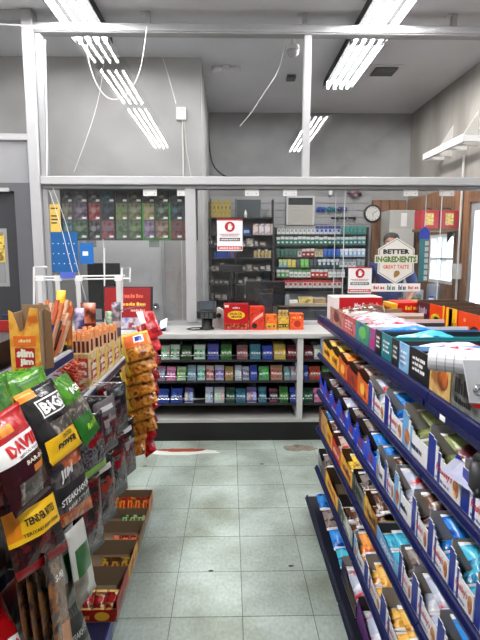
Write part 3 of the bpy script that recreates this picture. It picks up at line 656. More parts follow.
for r, (ya, yb2) in enumerate(rows):
    for k in range(10):
        p, q = W(cols[k]+.7, ya, Y=TY), W(cols[k+1]-.7, yb2, Y=TY)
        t = thing('scratch_ticket', '%s scratch ticket from the left in the %s row of the ticket board' % (ordw(k), ('top', 'middle', 'bottom')[r]), 'ticket', (p.x, TY-.003, q.z), group='scratch tickets on the board')
        w, h = q.x-p.x, min(p.z, 2.078)-q.z; g_ = sum(PAL[r][k])/3; c1 = tuple(int(v*.62+g_*.3+4) for v in PAL[r][k]); c2 = tuple(int(v*.6+40) for v in SEC[(k*3+r*5) % 10])
        MB().box(0, w, -.002, 0, 0, h).build('card', PR([tuple(int(v*.62) for v in c1), c1, tuple((u+v)//2 for u, v in zip(c1, c2))], 26, .3), t)
        MB().box(w*.62, w*.95, -.0032, -.002, .008, .026).build('price_tag', WHITE, t)
        rx, rz = w*.26, h*.2
        m = MB(); nn = 5+(k+r) % 5; m.extrude([(w*.45+rx*math.cos(2*math.pi*i/nn/2)*(1 if i % 2 else .6), -.0034, h*.55+rz*math.sin(2*math.pi*i/nn/2)*(1 if i % 2 else .6)) for i in range(nn*2)], (0, .0012, 0)); m.build('ticket_emblem', M(tuple((2*u+v)//3 for u, v in zip(c2, c1)), .3), t)
for k, px in enumerate((61.5, 88, 115, 142, 169, 197)):
    x = W(px, 210, Y=TY).x - a.x
    MB().box(x-.006, x+.006, -.008, 0, 0, bh).build('divider', M((40,42,44), .3), tb)
for z in (0, bh*.335, bh*.665): MB().box(0, bw, -.010, -.008, z, z+.012).build('pocket_rail', FILM, tb)
gfr = MB(); gx0, gx1 = W(142.5, 220, Y=TY).x-a.x, W(170.5, 220, Y=TY).x-a.x; gz = W(150, 203, Y=TY).z-b_.z
gfr.box(gx0, gx1, -.014, -.010, 0, .012).box(gx0, gx0+.012, -.014, -.010, .012, gz).box(gx1-.012, gx1, -.014, -.010, .012, gz); gfr.build('green_frame', M((70,160,70), .4), tb)
for px in (91, 154):
    p = W(px-5, 240, Y=TY); MB().box(p.x-a.x, p.x-a.x+.09, 0, .01, -.06, 0).build('hanging_tag', M((130,132,136), .5), tb)
p, q = W(103, 239, Y=TY), W(104.5, 285, Y=TY)
cable('pull_rod', [p, (p+q)/2, q], .005, 'short white rod hanging below the ticket board')
# ------------------------------------------------------------------ behind the counter: tobacco rack on the back wall
RY = 7.16
def px_box(a, b, Y): p, q = W(*a, Y=Y), W(*b, Y=Y); return p.x, q.x, q.z, p.z
rk = thing('tobacco_rack', 'black shelf rack full of cigarette packs on the back wall', 'rack', (0, RY, 0))
ROWZ = [W(320, y, Y=RY).z for y in (234.2, 244.8, 256.8, 267.2, 277.3, 287.8)]
rx0, rx1 = W(275, 240, Y=RY).x, W(367.5, 240, Y=RY).x
MB().box(rx0, rx1, .18, .195, ROWZ[-1]-.06, ROWZ[0]+.10).build('back_panel', DARK, rk)
for z in ROWZ:
    s_ = MB().box(rx0, rx1, -.01, .18, z-.014, z).build('shelf', BLACK, rk); MB().box(rx0, rx1, -.016, -.01, z-.022, z-.004).build('price_strip', M((40,42,46), .4), s_)
for x in (rx0-.012, rx1): MB().box(x, x+.012, -.01, .195, ROWZ[-1]-.08, ROWZ[0]+.10).build('side', DARK, rk)
G1 = (40,116,96); G2 = (28,92,82); TEAL = (54,120,116); WH = (214,216,214)
def seq(*a):
    r = []
    for c1, c2, n, cn in a: r += [(c1, c2, cn)]*n
    return r
PACKS = [
 (277, 366, seq((WH, (150,152,150), 9, 'white'), ((196,202,214), (40,56,130), 6, 'blue and white'), (TEAL, (70,140,130), 6, 'dark teal'))),
 (276.5, 366, seq((G1, WH, 14, 'green and white'), (TEAL, (190,206,204), 7, 'teal and white'))),
 (276.5, 366, seq(((50,84,80), (70,110,100), 5, 'dark green'), ((190,190,188), (120,110,110), 1, 'grey'), ((140,34,44), (206,196,190), 3, 'maroon'), ((190,180,150), (150,140,110), 2, 'cream'), ((42,86,168), (70,110,190), 4, 'blue'), ((150,176,206), (214,222,230), 6, 'pale blue'))),
 (279, 366, seq(((110,166,190), (190,206,120), 2, 'light blue'), ((206,190,80), (220,206,120), 2, 'yellow'), ((60,70,70), (90,100,100), 1, 'grey'), ((110,180,80), (140,200,110), 2, 'lime green'), ((50,56,60), (80,84,90), 2, 'black'), ((44,70,80), (196,206,210), 5, 'dark with white circle'), ((190,194,196), (130,136,140), 4, 'pale grey'), ((100,116,120), (140,150,150), 2, 'slate'))),
 (277, 346, seq(((110,170,120), (206,214,206), 3, 'pale green'), (WH, (110,160,110), 5, 'white and green'), ((186,50,50), WH, 4, 'red and white'), (WH, (160,160,156), 4, 'plain white'))),
 (284, 343, seq(((206,206,204), (180,60,60), 12, 'white and red'))),
]
for r, (a, b, items) in enumerate(PACKS):
    n = len(items); x0, x1 = W(a, 250, Y=RY).x, W(b, 250, Y=RY).x; st = (x1-x0)/n; z = ROWZ[r]; rnd = random.Random(r)
    for k, (c1, c2, cn) in enumerate(items):
        h = .114*(1 if r == 0 else rnd.uniform(.94, 1.04)); w = st-.008
        up = r in (1, 4) or cn in ('maroon',)
        m = MB().box(0, w, 0, .022, 0, h*.66, 0).box(0, w, 0, .022, h*.66, h, 1)
        m.box(w*.2, w*.8, -.001, 0, h*(.2 if up else .28), h*(.4 if up else .6), 1)
        tag(m.build('cigarette_pack', [M(c1, .35), M(c2, .35)], loc=(x0+k*st, RY+rnd.uniform(0, .006), z+.0006)), '%s cigarette pack, %s from the left on the %s tobacco shelf' % (cn, ordw(k), ordw(r)), 'cigarette pack', 'cigarette packs on the back wall')
# pale roller hatch in a white frame
x0, x1, z0, z1 = px_box((286.5, 196), (314, 225), 7.34)
t = thing('roller_cabinet', 'white framed roller-shutter cabinet above the cigarette packs', 'cabinet', (x0, 7.34, z0)); w, h = x1-x0, z1-z0
MB().box(0, .025, -.02, .03, 0, h).box(w-.025, w, -.02, .03, 0, h).box(.025, w-.025, -.02, .03, h-.025, h).build('frame', WHITE_PAINT, t)
for k in range(9): MB().box(.025, w-.025, .0, .02, k*h*.078, (k+1)*h*.078-.004).build('slat', M((196,192,184), .5), t)
MB().box(.025, w-.025, .015, .03, h*.71, h-.025).build('opening', M((50,52,58), .6), t)
# clock
c = W(372.5, 213.5, Y=7.36)
t = thing('wall_clock', 'round wall clock with black rim on the slatted wall', 'clock', (c.x, 7.375, c.z))
MB().lathe([(.128, .0), (.128, -.03), (.105, -.034), (.105, -.02)], n=32, axis='y').build('rim', BLACK, t, smooth=True)
MB().lathe([(.104, -.0205), (.104, -.022)], n=32, axis='y').build('dial', M((230,228,222), .5), t)
for k in range(12):
    a = k*math.pi/6; MB().obox((.088*math.sin(a), -.0235, .088*math.cos(a)), (.003, 0, 0), (0, .001, 0), (.010*math.sin(a), 0, .010*math.cos(a))).build('hour_mark', BLACK, t)
for ang, ln in ((math.radians(172), .05), (math.radians(60), .075)): MB().obox((math.sin(ang)*ln/2, -.0245, math.cos(ang)*ln/2), (.003*math.cos(ang), 0, -.003*math.sin(ang)), (0, .001, 0), (math.sin(ang)*ln/2, 0, math.cos(ang)*ln/2)).build('hand', BLACK, t)
# things pegged to the slats
def peg(name, px, py, build, label, cat):
    c = W(px, py, Y=7.30); t = thing(name, label, cat, (c.x, 7.382, c.z)); MB().tube([(0, 0, .03), (0, -.07, .03), (0, -.078, .04)], .004).build('hook', SILVER, t); build(t); return t
def hang(t, w, h, mats): MB().box(-w/2, w/2, -.07, -.045, -h+.03, .026).box(-w*.25, w*.25, -.062, -.05, .026, .06, 1).build('pouch', mats, t, bevel=.006)
peg('hanging_pouch', 331, 192, lambda t: hang(t, .05, .07, [WHITE, CREAMW]), 'small white pouch pegged above the goggles on the slatted wall', 'pouch')
peg('plush_toy', 355, 190, lambda t: [MB().lathe([(.01, -.11), (.06, -.09), (.07, -.03), (.05, .02), (.055, .06), (.02, .10)], (0, -.05, 0), 12).build('body', PR([(150,110,120),(90,70,80),(190,170,170)], 20), t, smooth=True), MB().tube([(-.1, -.05, -.04), (0, -.07, -.02), (.1, -.05, -.05)], .022, 8).build('arms', M((110,84,94), .8), t, smooth=True)], 'dark pinkish plush toy pegged high on the slatted wall', 'toy')
for px, cc, lab in ((321.5, (30,80,180), 'blue goggles pegged on the slats beside the roller cabinet'), (332, (30,130,150), 'blue-green goggles pegged second from the roller cabinet'), (342.5, (70,80,140), 'violet-grey goggles pegged third from the roller cabinet')):
    def bg_(t, cc=cc):
        for s in (-1, 1): MB().lathe([(.012, -.07), (.034, -.07), (.036, -.05), (.02, -.045)], (s*.034, 0, 0), 12, axis='y').build('lens_cup', M(cc, .3), t, smooth=True)
        MB().box(-.012, .012, -.066, -.054, -.008, .03).build('bridge', M(cc, .3), t)
    peg('goggles', px, 209, bg_, lab, 'goggles')
for px, lab in ((335, 'black torch pegged on the slats above the blue packs'), (343, 'second black torch pegged right of the first'), (352, 'dark torch pegged above the teal packs')):
    peg('torch', px, 218, lambda t: [MB().tube([(-.05, -.06, 0), (.02, -.06, .0), (.03, -.06, .0), (.055, -.06, 0)], [.012, .012, .02, .022], 10).build('barrel', BLACK, t, smooth=True), MB().tube([(.056, -.06, 0), (.058, -.06, 0)], .018, 10).build('lens', SILVER, t)], lab, 'torch')
# ------------------------------------------------------------------ dark shelf unit left of the rack
SY = 6.95
su = thing('goods_shelf', 'dark open shelf unit crowded with small goods behind the register', 'shelf', (0, SY, 0))
sx0, sx1 = -.27, W(275, 250, Y=SY).x-.02
SZ = [W(240, y, Y=SY).z for y in (217.5, 234.8, 246.5, 258, 271, 285, 300)]
MB().box(sx0, sx1, .27, .29, .8, SZ[0]+.02).build('back_panel', M((104,106,110), .6), su)
for x in (sx0, W(236, 230, Y=SY).x-.006, sx1-.012): MB().box(x, x+.012, -.01, .27, .0, SZ[0]+.25).build('upright', M((70,72,76), .5), su)
for z in SZ: MB().box(sx0, sx1, 0, .27, z-.013, z).build('shelf', M((54,56,60), .5), su)
xd = W(236, 230, Y=SY).x
def stand(name, a, b, r, h, mats, label, cat, dep=.05, emblem=None):
    x0, x1 = W(a, 240, Y=SY).x, W(b, 240, Y=SY).x
    m = MB().box(0, x1-x0-.004, 0, dep, 0, h, 0)
    if emblem is not None: m.box((x1-x0)*.15, (x1-x0)*.8, -.001, 0, h*.3, h*.75, 1)
    return tag(m.build(name, mats, loc=(x0, SY+.02, SZ[r]+.0005), bevel=.003), label, cat)
for k in range(7):
    a = 207.8+k*3.9
    if a+3.9 > 234.6: break
    stand('gold_pouch', a, a+3.9, 0, .21+.012*(k % 3), [PR([(150,130,50),(190,170,90),(110,90,40)], 18), WHITE], '%s gold pouch from the left on the top dark shelf' % ordw(k), 'pouch')
stand('merchandise_card', 236.8, 261, 0, .24, [M((66,74,78), .4), WHITE], 'dark green-grey card standing on the top shelf beside the gold pouches', 'card', .02)
tag(MB().lathe([(.02, 0), (.022, .05), (.012, .075), (.008, .1)], n=12).build('white_bottle', WHITE, loc=(W(245.5, 215, Y=SY-.02).x, SY-.02+.03, SZ[0]+.0005), smooth=True), 'small white bottle before the dark panel on the top shelf', 'bottle')
for k, (a, b, c1, cn) in enumerate(((253, 258.6, (176,60,70), 'red and white'), (259, 264.4, (110,90,140), 'purple'), (264.8, 270.6, (160,100,140), 'mauve'), (271, 273.6, (206,190,140), 'cream'))):
    stand('cigarillo_box', a, b, 1, .15, [PR([c1, (214,206,206), c1], 10), M((220,214,206))], '%s cigarillo box on the second dark shelf' % cn, 'box', .06, 1)
stand('blue_box', 242.5, 251, 1, .085, [M((36,64,130), .4), M((150,170,210))], 'low blue box on the second dark shelf by the palm sign', 'box', .06, 1)
for k in range(6):
    a = 254+k*3.6
    if a+3.2 > 273: break
    stand('card_pack', a, a+3.2, 3, .12 if k % 2 else .10, [PR([(200,196,186),(150,130,90),(220,216,206)], 24), M((190,160,70))], '%s cream card pack on the fourth dark shelf' % ordw(k), 'pack', .03, 1)
for k in range(10):
    a = 214+k*2.3
    stand('lighter', a, a+1.7, 3, .085, [M(((40,90,190), (50,110,200), (60,100,190), (190,70,60))[0 if k < 6 else 3 if k % 2 else 1], .3), SILVER], '%s plastic lighter from the left below the palm sign' % ordw(k), 'lighter', .014)
rnd = random.Random(4); DCOL = [(96,100,106),(60,64,70),(130,120,116),(70,84,100),(150,146,140),(90,70,66),(110,120,110),(170,166,160)]; DN = ['grey','black','taupe','slate','pale grey','brown','sage','off-white']
for r in (2, 4, 5, 6):
    a = 208.5; k = 0
    while a < 270:
        wd = rnd.uniform(4, 8.5); i = rnd.randrange(8)
        if not (a-1.2 < 236 < a+wd+1.2) and a+wd < 273:
            stand('small_carton', a, a+wd-.7, r, rnd.uniform(.06, .12), [PR([DCOL[i], tuple(int(v*.7) for v in DCOL[i]), tuple(min(255, v+50) for v in DCOL[i])], 22), M((170,160,150))], '%s small carton, %s along the %s dark shelf' % (DN[i], ordw(k), ordw(r)), 'carton', .07, 1); k += 1
        a += wd
# ------------------------------------------------------------------ back counter with clutter
bc = thing('back_counter', 'tan-topped work counter below the cigarette packs', 'counter', (0, 6.35, 0))
MB().box(.62, 2.0, 0, .6, .86, .9).build('worktop', M((176,164,146), .5), bc, bevel=.004); MB().box(.66, 1.98, .03, .58, 0, .86).build('cupboard', M((60,62,68), .5), bc)
for k in range(3): MB().box(.68+.43*k, 1.09+.43*k, .018, .03, .08, .82).build('cupboard_door', M((70,72,78), .5), bc)
def bcbox(name, a, b, y0, h, mats, label, cat, dp=.12, dy=.05):
    x0, x1 = W(a, 300, Y=6.35+dy).x, W(b, 300, Y=6.35+dy).x; return tag(MB().box(0, x1-x0, 0, dp, 0, h, 0, {'top': 1}).build(name, mats, loc=(x0, 6.35+dy, .9005), bevel=.003), label, cat)
bcbox('yellow_carton', 299, 313, 0, .075, [PR([(206,176,80),(226,206,140),(150,120,60)], 16), M((190,170,110))], 'low yellow carton on the back counter', 'carton')
bcbox('paper_stack', 287, 298, 0, .03, [WHITE, WHITE], 'stack of white papers on the back counter', 'paper')
bcbox('kraft_box', 314, 326, 0, .06, [PR([(150,120,86),(180,150,110)], 14), M((206,200,190))], 'small brown parcel on the back counter', 'box')
bcbox('tray', 327, 338, 0, .04, [M((90,70,50), .5), M((160,140,110))], 'shallow brown tray at the end of the back counter', 'tray')
# ------------------------------------------------------------------ register on the service counter behind the glass
a, b_ = W(246, 281, Y=4.66), W(285, 306, Y=4.66)
t = thing('register_monitor', 'black register monitor with its back towards the shop', 'monitor', ((a.x+b_.x)/2, 4.66, CT)); wd = b_.x-a.x; zb = b_.z-CT; zt = a.z-CT
m = MB(); m.extrude([(-wd/2, 0, zb), (-wd/2, .05, zb), (-wd/2, .05, zt), (-wd/2, .0, zt)], (wd, 0, 0)); m.build('housing', BLACK, t, bevel=.01)
MB().box(-wd*.28, wd*.2, -.012, 0, zb+.02, zb+.16).build('rear_panel', DARK, t, bevel=.004)
MB().box(-.06, .06, -.02, .04, .02, zb+.12).build('neck', M((56,56,60), .4), t, bevel=.006); MB().box(-.12, .12, -.1, .08, 0, .02).build('base', BLACK, t, bevel=.004)
c = W(231, 300, Y=4.66)
t = thing('pole_display', 'black T-shaped pole display beside the register', 'display', (c.x, 4.66, CT)); zt = W(231, 265, Y=4.66).z-CT
MB().box(-.11, .11, -.02, .03, zt-.065, zt).build('display_head', BLACK, t, bevel=.006); MB().tube([(0, .005, .01), (0, .005, zt-.06)], .022, 12).build('pole', BLACK, t); MB().lathe([(.06, 0), (.06, .012)], n=16).build('base', BLACK, t)
c = W(287, 300, Y=4.62)
t = thing('barcode_scanner', 'grey handheld scanner on its stand right of the register', 'scanner', (c.x, 4.62, CT))
MB().lathe([(.04, 0), (.04, .012), (.012, .02), (.012, .14)], n=14).build('stand', BLACK, t); MB().obox((0, -.01, .2), (.02, 0, 0), (0, .02, .05), (0, -.02, .01)).build('head', M((120,122,126), .4), t, bevel=.006); MB().obox((0, .01, .165), (.012, 0, 0), (0, .01, .03), (0, -.01, .004)).build('grip', DARK, t)
c = W(432, 300, Y=4.62)
t = thing('white_jug', 'white plastic jug standing behind the glass right of the hexagonal sign', 'jug', (c.x, 4.64, CT))
MB().lathe([(.07, 0), (.075, .02), (.075, .13), (.05, .185), (.022, .21), (.022, .225)], n=16).build('body', M((214,218,226), .3), t, smooth=True); MB().tube([(.05, 0, .19), (.09, 0, .15), (.075, 0, .09)], .009).build('handle', M((214,218,226), .3), t); MB().lathe([(.025, .225), (.025, .245)], n=12).build('cap', M((60,90,190), .4), t)
# hanging strip of small goods with a blue header
c = W(424, 245, Y=4.49)
t = thing('hanging_strip', 'hanging teal merchandise strip with a blue arrow header behind the glass', 'display strip', (c.x, 4.49, 2.0855))
MB().box(-.004, .004, -.002, .0, -.33, 0).build('cord', WHITE, t)
m = MB(); m.extrude([(-.045, -.004, -.42), (.045, -.004, -.42), (.045, -.004, -.35), (0, -.004, -.31), (-.045, -.004, -.35)], (0, .004, 0)); m.build('header', M((28,64,190), .35), t)
MB().box(-.04, .04, -.003, .0, -.80, -.42).build('card', M((50,130,140), .4), t)
for k in range(7): MB().box(.008, .036, -.018, -.003, -.79+.052*k, -.752+.052*k).build('lighter_pack', M((206,214,216), .3), t)
# ------------------------------------------------------------------ right corner behind the glass
x0, x1, z0, z1 = px_box((390, 210), (413, 262), 6.9)
t = thing('grey_cabinet', 'tall pale grey cabinet behind the attendant', 'cabinet', (x0, 6.9, 0)); w = x1-x0
MB().box(0, w, 0, .4, 0, z1).build('body', M((176,176,170), .45), t, bevel=.008); MB().box(.01, w-.01, -.015, 0, .08, z1-.25).build('door', M((186,186,180), .45), t); MB().box(w*.1, w*.13, -.03, -.015, 1.0, 1.2).build('handle', SILVER, t)
MB().box(w*.45, w*.68, -.004, 0, z1-.22, z1-.04).build('taped_note', WHITE, t)
t = thing('wall_shelf', 'short brown shelf board on the side wall above the window', 'shelf', (2.12, 5.62, 1.78)); MB().box(0, .464, 0, .24, 0, .03).build('board', M((110,80,56), .6), t)
for q in (.05, .4): MB().extrude([(q, .21, 0), (q, .21, -.12), (q, .03, 0)], (.012, 0, 0)).build('bracket', DARK, t)
for k, (q0, q1) in enumerate(((.0, .21), (.225, .435))):
    t = thing('red_toolbox', 'red metal box with a yellow label, %s on the brown wall shelf' % ('left' if k == 0 else 'right'), 'box', (2.125+q0, 5.64, 1.8105))
    MB().box(0, q1-q0, 0, .18, 0, .2).build('body', M((168,24,38), .4), t, bevel=.006); MB().box(.06, .15, -.003, 0, .04, .17).build('label', PR([(220,196,110),(180,150,70),(230,214,150)], 40), t); MB().tube([(.05, .09, .2), (.07, .09, .23), (.14, .09, .23), (.16, .09, .2)], .006).build('handle', BLACK, t)
t = thing('wall_conduit', 'pale conduit pipe with a switch box on the wooden side wall', 'conduit', (2.56, 5.6, 0))
MB().tube([(0, 0, .8), (0, 0, 2.6)], .014, 8).build('pipe', M((190,190,186), .4), t); MB().box(-.03, .024, -.05, .05, 1.25, 1.42).build('switch_box', M((200,200,196), .4), t)
tag(MB().lathe([(.06, 0), (.075, .02), (.075, .25), (.06, .27)], n=14).build('grey_canister', M((120,128,140), .4), loc=(2.44, 5.95, .901), smooth=True), 'grey canister on the low ledge below the side window', 'canister')
t = thing('low_ledge', 'dark low ledge with clutter below the side window', 'ledge', (2.05, 5.75, 0)); MB().box(0, .53, 0, .8, .87, .9).build('top', M((70,62,56), .5), t)
for y in (.05, .7): MB().box(.03, .5, y, y+.04, 0, .87).build('support', DARK, t)
for k, (x, y, w_, h_, cc, cn) in enumerate(((2.1, 6.1, .16, .24, (60,66,80), 'slate'), (2.3, 6.2, .12, .18, (190,196,206), 'pale'), (2.12, 5.78, .1, .12, (60,90,60), 'green'))):
    tag(MB().box(0, w_, 0, .12, 0, h_).box(w_*.2, w_*.8, -.001, 0, h_*.3, h_*.7, 1).build('storage_box', [M(cc, .5), M((150,150,150), .5)], loc=(x, y, .9005), bevel=.004), '%s storage box on the low ledge by the side window' % cn, 'box')
# ------------------------------------------------------------------ attendant
def skin_body(name, verts, edges, radii, mat, parent=None, root=0, sub=2):
    me = bpy.data.meshes.new(name); me.from_pydata(verts, edges, []); o = link(name, me, parent); me.materials.append(mat)
    o.modifiers.new('skin', 'SKIN'); lay = me.skin_vertices[0].data if me.skin_vertices else None
    if lay is None:
        bm = bmesh.new(); bm.from_mesh(me); bm.verts.layers.skin.verify(); bm.to_mesh(me); bm.free(); lay = me.skin_vertices[0].data
    for i, r in enumerate(radii): lay[i].radius = r if isinstance(r, tuple) else (r, r); lay[i].use_root = (i == root)
    sb = o.modifiers.new('sub', 'SUBSURF'); sb.levels = sub; sb.render_levels = sub; o.modifiers['skin'].use_smooth_shade = True
    return o
c = W(391, 246, Y=5.6)
pe = thing('person', 'person in a dark blue shirt standing half hidden behind the hexagonal sign', 'person', (c.x, 5.6, 0), math.radians(-22))
V = [(0,0,.95),(0,0,1.12),(0,.01,1.30),(0,.015,1.42),(0,.0,1.50),(0,-.012,1.565),(0,-.018,1.635),(0,.0,1.70),(0,.0,1.735)]; E_ = [(i, i+1) for i in range(8)]; Rr = [(.15,.11),(.135,.1),(.15,.105),(.09,.07),(.052,.055),(.062,.078),(.076,.098),(.07,.088),(.035,.045)]
def add(v, r, frm): V.append(v); Rr.append(r); E_.append((frm, len(V)-1)); return len(V)-1
for s in (-1, 1):
    i = add((s*.17, .01, 1.40), .058, 3); i = add((s*.235, .02, 1.26), .05, i); i = add((s*.25, .0, 1.12), .042, i); i = add((s*.2, -.16, 1.03), .036, i); i = add((s*.14, -.27, 1.0), .026, i); palm = add((s*.12, -.32, .99), (.034, .018), i)
    for q in range(4):
        j = add((s*(.148-.02*q), -.375, .985), .0095, palm); j = add((s*(.146-.02*q), -.40-.004*(q in (1, 2)), .975), .0088, j); add((s*(.143-.02*q), -.42-.006*(q in (1, 2)), .955), .0075, j)
    j = add((s*.085, -.325, .985), .0105, palm); add((s*.075, -.36, .975), .0085, j)
    i = add((s*.095, 0, .82), .095, 0); i = add((s*.1, 0, .5), .065, i); i = add((s*.1, .02, .1), .042, i); i = add((s*.1, -.02, .04), .042, i); add((s*.105, -.15, .03), .034, i)
SKINM = M((146, 98, 78), .5)
skin_body('body', V, E_, Rr, SKINM, pe)
tv = [(0,0,.9),(0,0,1.12),(0,.01,1.30),(0,.015,1.41),(0,.005,1.455),(.17,.01,1.395),(.24,.02,1.24),(.25,.005,1.14),(-.17,.01,1.395),(-.24,.02,1.24),(-.25,.005,1.14)]
skin_body('shirt', tv, [(0,1),(1,2),(2,3),(3,4),(3,5),(5,6),(6,7),(3,8),(8,9),(9,10)], [(.165,.13),(.152,.12),(.168,.125),(.11,.09),(.075,.075),.072,.066,.06,.072,.066,.06], M((34,48,96), .8, bump=.3), pe)
lv = [(0,0,.97),(.1,0,.82),(.1,0,.5),(.1,.015,.1),(-.1,0,.82),(-.1,0,.5),(-.1,.015,.1)]
skin_body('trousers', lv, [(0,1),(1,2),(2,3),(0,4),(4,5),(5,6)], [(.162,.125),.11,.08,.06,.11,.08,.06], M((36,36,42), .8), pe)
m = MB(); m.lathe([(.080,1.64),(.088,1.675),(.085,1.715),(.066,1.748),(.03,1.766),(.004,1.77)], (0, .022, 0), 16)
m.v = [(x, y*1.15, z+(.03 if y < -.02 and z < 1.70 else 0)) for x, y, z in m.v]; m.build('hair', M((26, 22, 22), .7, bump=.5, bscale=90), pe, smooth=True)
for s in (-1, 1):
    MB().lathe([(.002,-.008),(.010,-.006),(.012,0),(.010,.006)], (s*.03, -.104, 1.645), 10, axis='y').build('eye', WHITE, pe, smooth=True); MB().lathe([(.001,-.0095),(.005,-.008),(.005,-.004)], (s*.03, -.104, 1.645), 8, axis='y').build('pupil', BLACK, pe, smooth=True)
    MB().obox((s*.03, -.108, 1.665), (.017, 0, 0), (0, .006, 0), (0, 0, .003)).build('eyebrow', BLACK, pe); MB().lathe([(.004,-.006),(.02,0),(.006,.012)], (s*.078, -.005, 1.635), 10, axis='x').build('ear', SKINM, pe, smooth=True)
m = MB(); m.extrude([(-.012, -.105, 1.61), (.012, -.105, 1.61), (.004, -.105, 1.65), (-.004, -.105, 1.65)], (0, -.016, -.003)); m.build('nose', SKINM, pe, bevel=.004)
MB().obox((0, -.103, 1.583), (.022, 0, 0), (0, .006, 0), (0, 0, .005)).build('mouth', M((120, 70, 66), .5), pe)
TONE = 1.25
# ------------------------------------------------------------------ display trays shared by both aisles
def tray(name, label, X0, ya, yb, z, dp, h, outer, corner, inner=GREYBOARD, sx=1, hf=.045, scoop=True, side=None, cat='carton', group=None, art=None, hbk=1., near=.97):
    """open card tray: printed front towards the aisle with a scooped lip, plain inside. ya near end, yb far end"""
    t = thing(name, label, cat, (X0, ya, z), group=group); w = yb-ya; k = .003; mb = MB()
    def B(x0, x1, y0, y1, z0, z1, mi, faces=None):
        if sx < 0:
            x0, x1 = -x1, -x0
            if faces: faces = {({'left': 'right', 'right': 'left'}.get(q, q)): v for q, v in faces.items()}
        mb.box(x0, x1, y0, y1, z0, z1, mi, faces)
    B(0, dp, 0, w, 0, k, 2)
    sd = 1 if side is None else 3
    B(k, dp-k, 0, k, k, h*(.62 if scoop else near), 2, {'front': sd, 'top': 1}); B(k, dp-k, w-k, w, k, h*min(1, hbk*1.3), 2, {'back': sd, 'top': 1}); B(dp-k, dp, 0, w, k, h*hbk, 2, {'right': 0})
    if scoop:
        n = 12
        for i in range(n):
            u = 1-(i+.5)/n
            hh = h*.84 if u < .18 else (hf + (h*.84-hf)*max(0, 1-(u-.18)/.4)**1.5)
            B(0, k, w*i/n, w*(i+1)/n, k, hh, 0, {'left': 1 if u < .26 or (u < .42 and i % 2) else 0, 'right': 2})
    else: B(0, k, 0, w, k, h*.98, 0, {'right': 2})
    mats = [outer, corner, inner] + ([side] if side is not None else [])
    mb.build('tray_body', mats, t)
    if art:
        s = -1 if sx > 0 else 1; O = lambda y, zz: Vector((s*.0006, y, zz))
        dirv = -1 if sx > 0 else 1
        for kind, u0, u1, v0, v1, mat, extra in art:
            y0 = w*(1-u0) if sx > 0 else w*u0
            U = Vector((0, dirv*w*(u1-u0), 0)); Vv = Vector((0, 0, (v1-v0)*(h if not scoop else hf))); P0 = O(y0, v0*(h if not scoop else hf)+k)
            if kind == 'txt': letter(extra, P0, U, Vv, mat, t, shear=.25)
            elif kind == 'scr': scrib(P0, U, Vv, mat, t, extra, int(ya*100))
            else:
                n_ = 12; m = MB(); cc = P0+U*.5+Vv*.5
                pts = [cc+U*.5*math.cos(2*math.pi*q/n_)+Vv*.5*math.sin(2*math.pi*q/n_) for q in range(n_)] if kind == 'oval' else [P0, P0+U, P0+U+Vv, P0+Vv]
                m.extrude([p+Vector((s*.0004, 0, 0)) for p in pts], (-s*.0006, 0, 0)); m.build('picture' if kind == 'oval' else 'label_block', mat, t)
    return t
PKC = {
 'bluepk': ([(30,110,200),(60,150,220),(20,80,170)], 'blue'), 'choc': ([(70,44,34),(110,74,54),(206,200,196)], 'chocolate brown'), 'white': ([(226,226,230),(190,196,214),(200,60,60)], 'white'),
 'gold': ([(214,160,60),(236,196,110),(180,110,40)], 'golden'), 'orange': ([(214,120,50),(240,170,90),(190,80,30)], 'orange'), 'green': ([(190,196,150),(150,160,110),(120,70,80)], 'green speckled'),
 'red': ([(180,40,44),(214,190,180),(120,30,30)], 'red'), 'dark': ([(60,50,50),(150,140,136),(110,50,56)], 'dark'), 'cyan': ([(30,130,180),(90,190,214),(20,90,150)], 'cyan'), 'yellow': ([(224,180,40),(240,206,90),(120,60,30)], 'yellow')}
def packet(X0, X1, ya, yb, z, t, code, label, seed, tilt=.0, stripe=True, group='wrapped snacks in the trays', name='snack_packet', txt=None):
    cols, _ = PKC[code]
    b = Bag((X0, yb, z+t/2+tilt), (X1, yb, z+t/2+tilt), (X1, ya, z+t/2), (X0, ya, z+t/2), t, seed, .09, .2)
    c3 = PR(cols, 22, .22, .35)
    o = b.build(name, [c3, M(cols[1], .25), M((232,232,234), .25)], lambda u, v, s: 2 if v < .1 or v > .9 else (1 if stripe and abs(v-.5+.25*(u-.5)) < .12 and s > 0 else 0), nu=7, nv=9)
    if txt: b.text(txt, .2, .8, .42, .58, M((190,30,40)), o, .25)
    return tag(o, label, 'snack packet', group)

# ------------------------------------------------------------------ right-hand snack rack
RX = .515; YE = 2.86; YN = .35
rg = thing('snack_rack', 'long blue-edged snack rack along the aisle opposite the hanging bags', 'shelf rack', (0, 0, 0))
TZ = [1.18, .96, .74, .52, .27, .08]
MB().box(.93, .96, YN, YE, 0, 1.165).build('back_panel', M((70,72,78), .6), rg)
for y in (YE, 1.6, YN):
    MB().box(.90, .93, y-.03, y, 0, 1.165).build('upright', NAVY_DK, rg)
MB().box(RX+.0095, 1.42, YN, YE, 1.163, 1.178).build('top_shelf', NAVY_DK, rg)
for i, z in enumerate(TZ[1:5]):
    MB().box(RX+.01, .93, YN, YE, z-.016, z-.002).build('shelf', NAVY_DK, rg)
MB().box(.475, .93, YN, YE, .0, .075).build('base_deck', M((26,30,50), .4), rg)
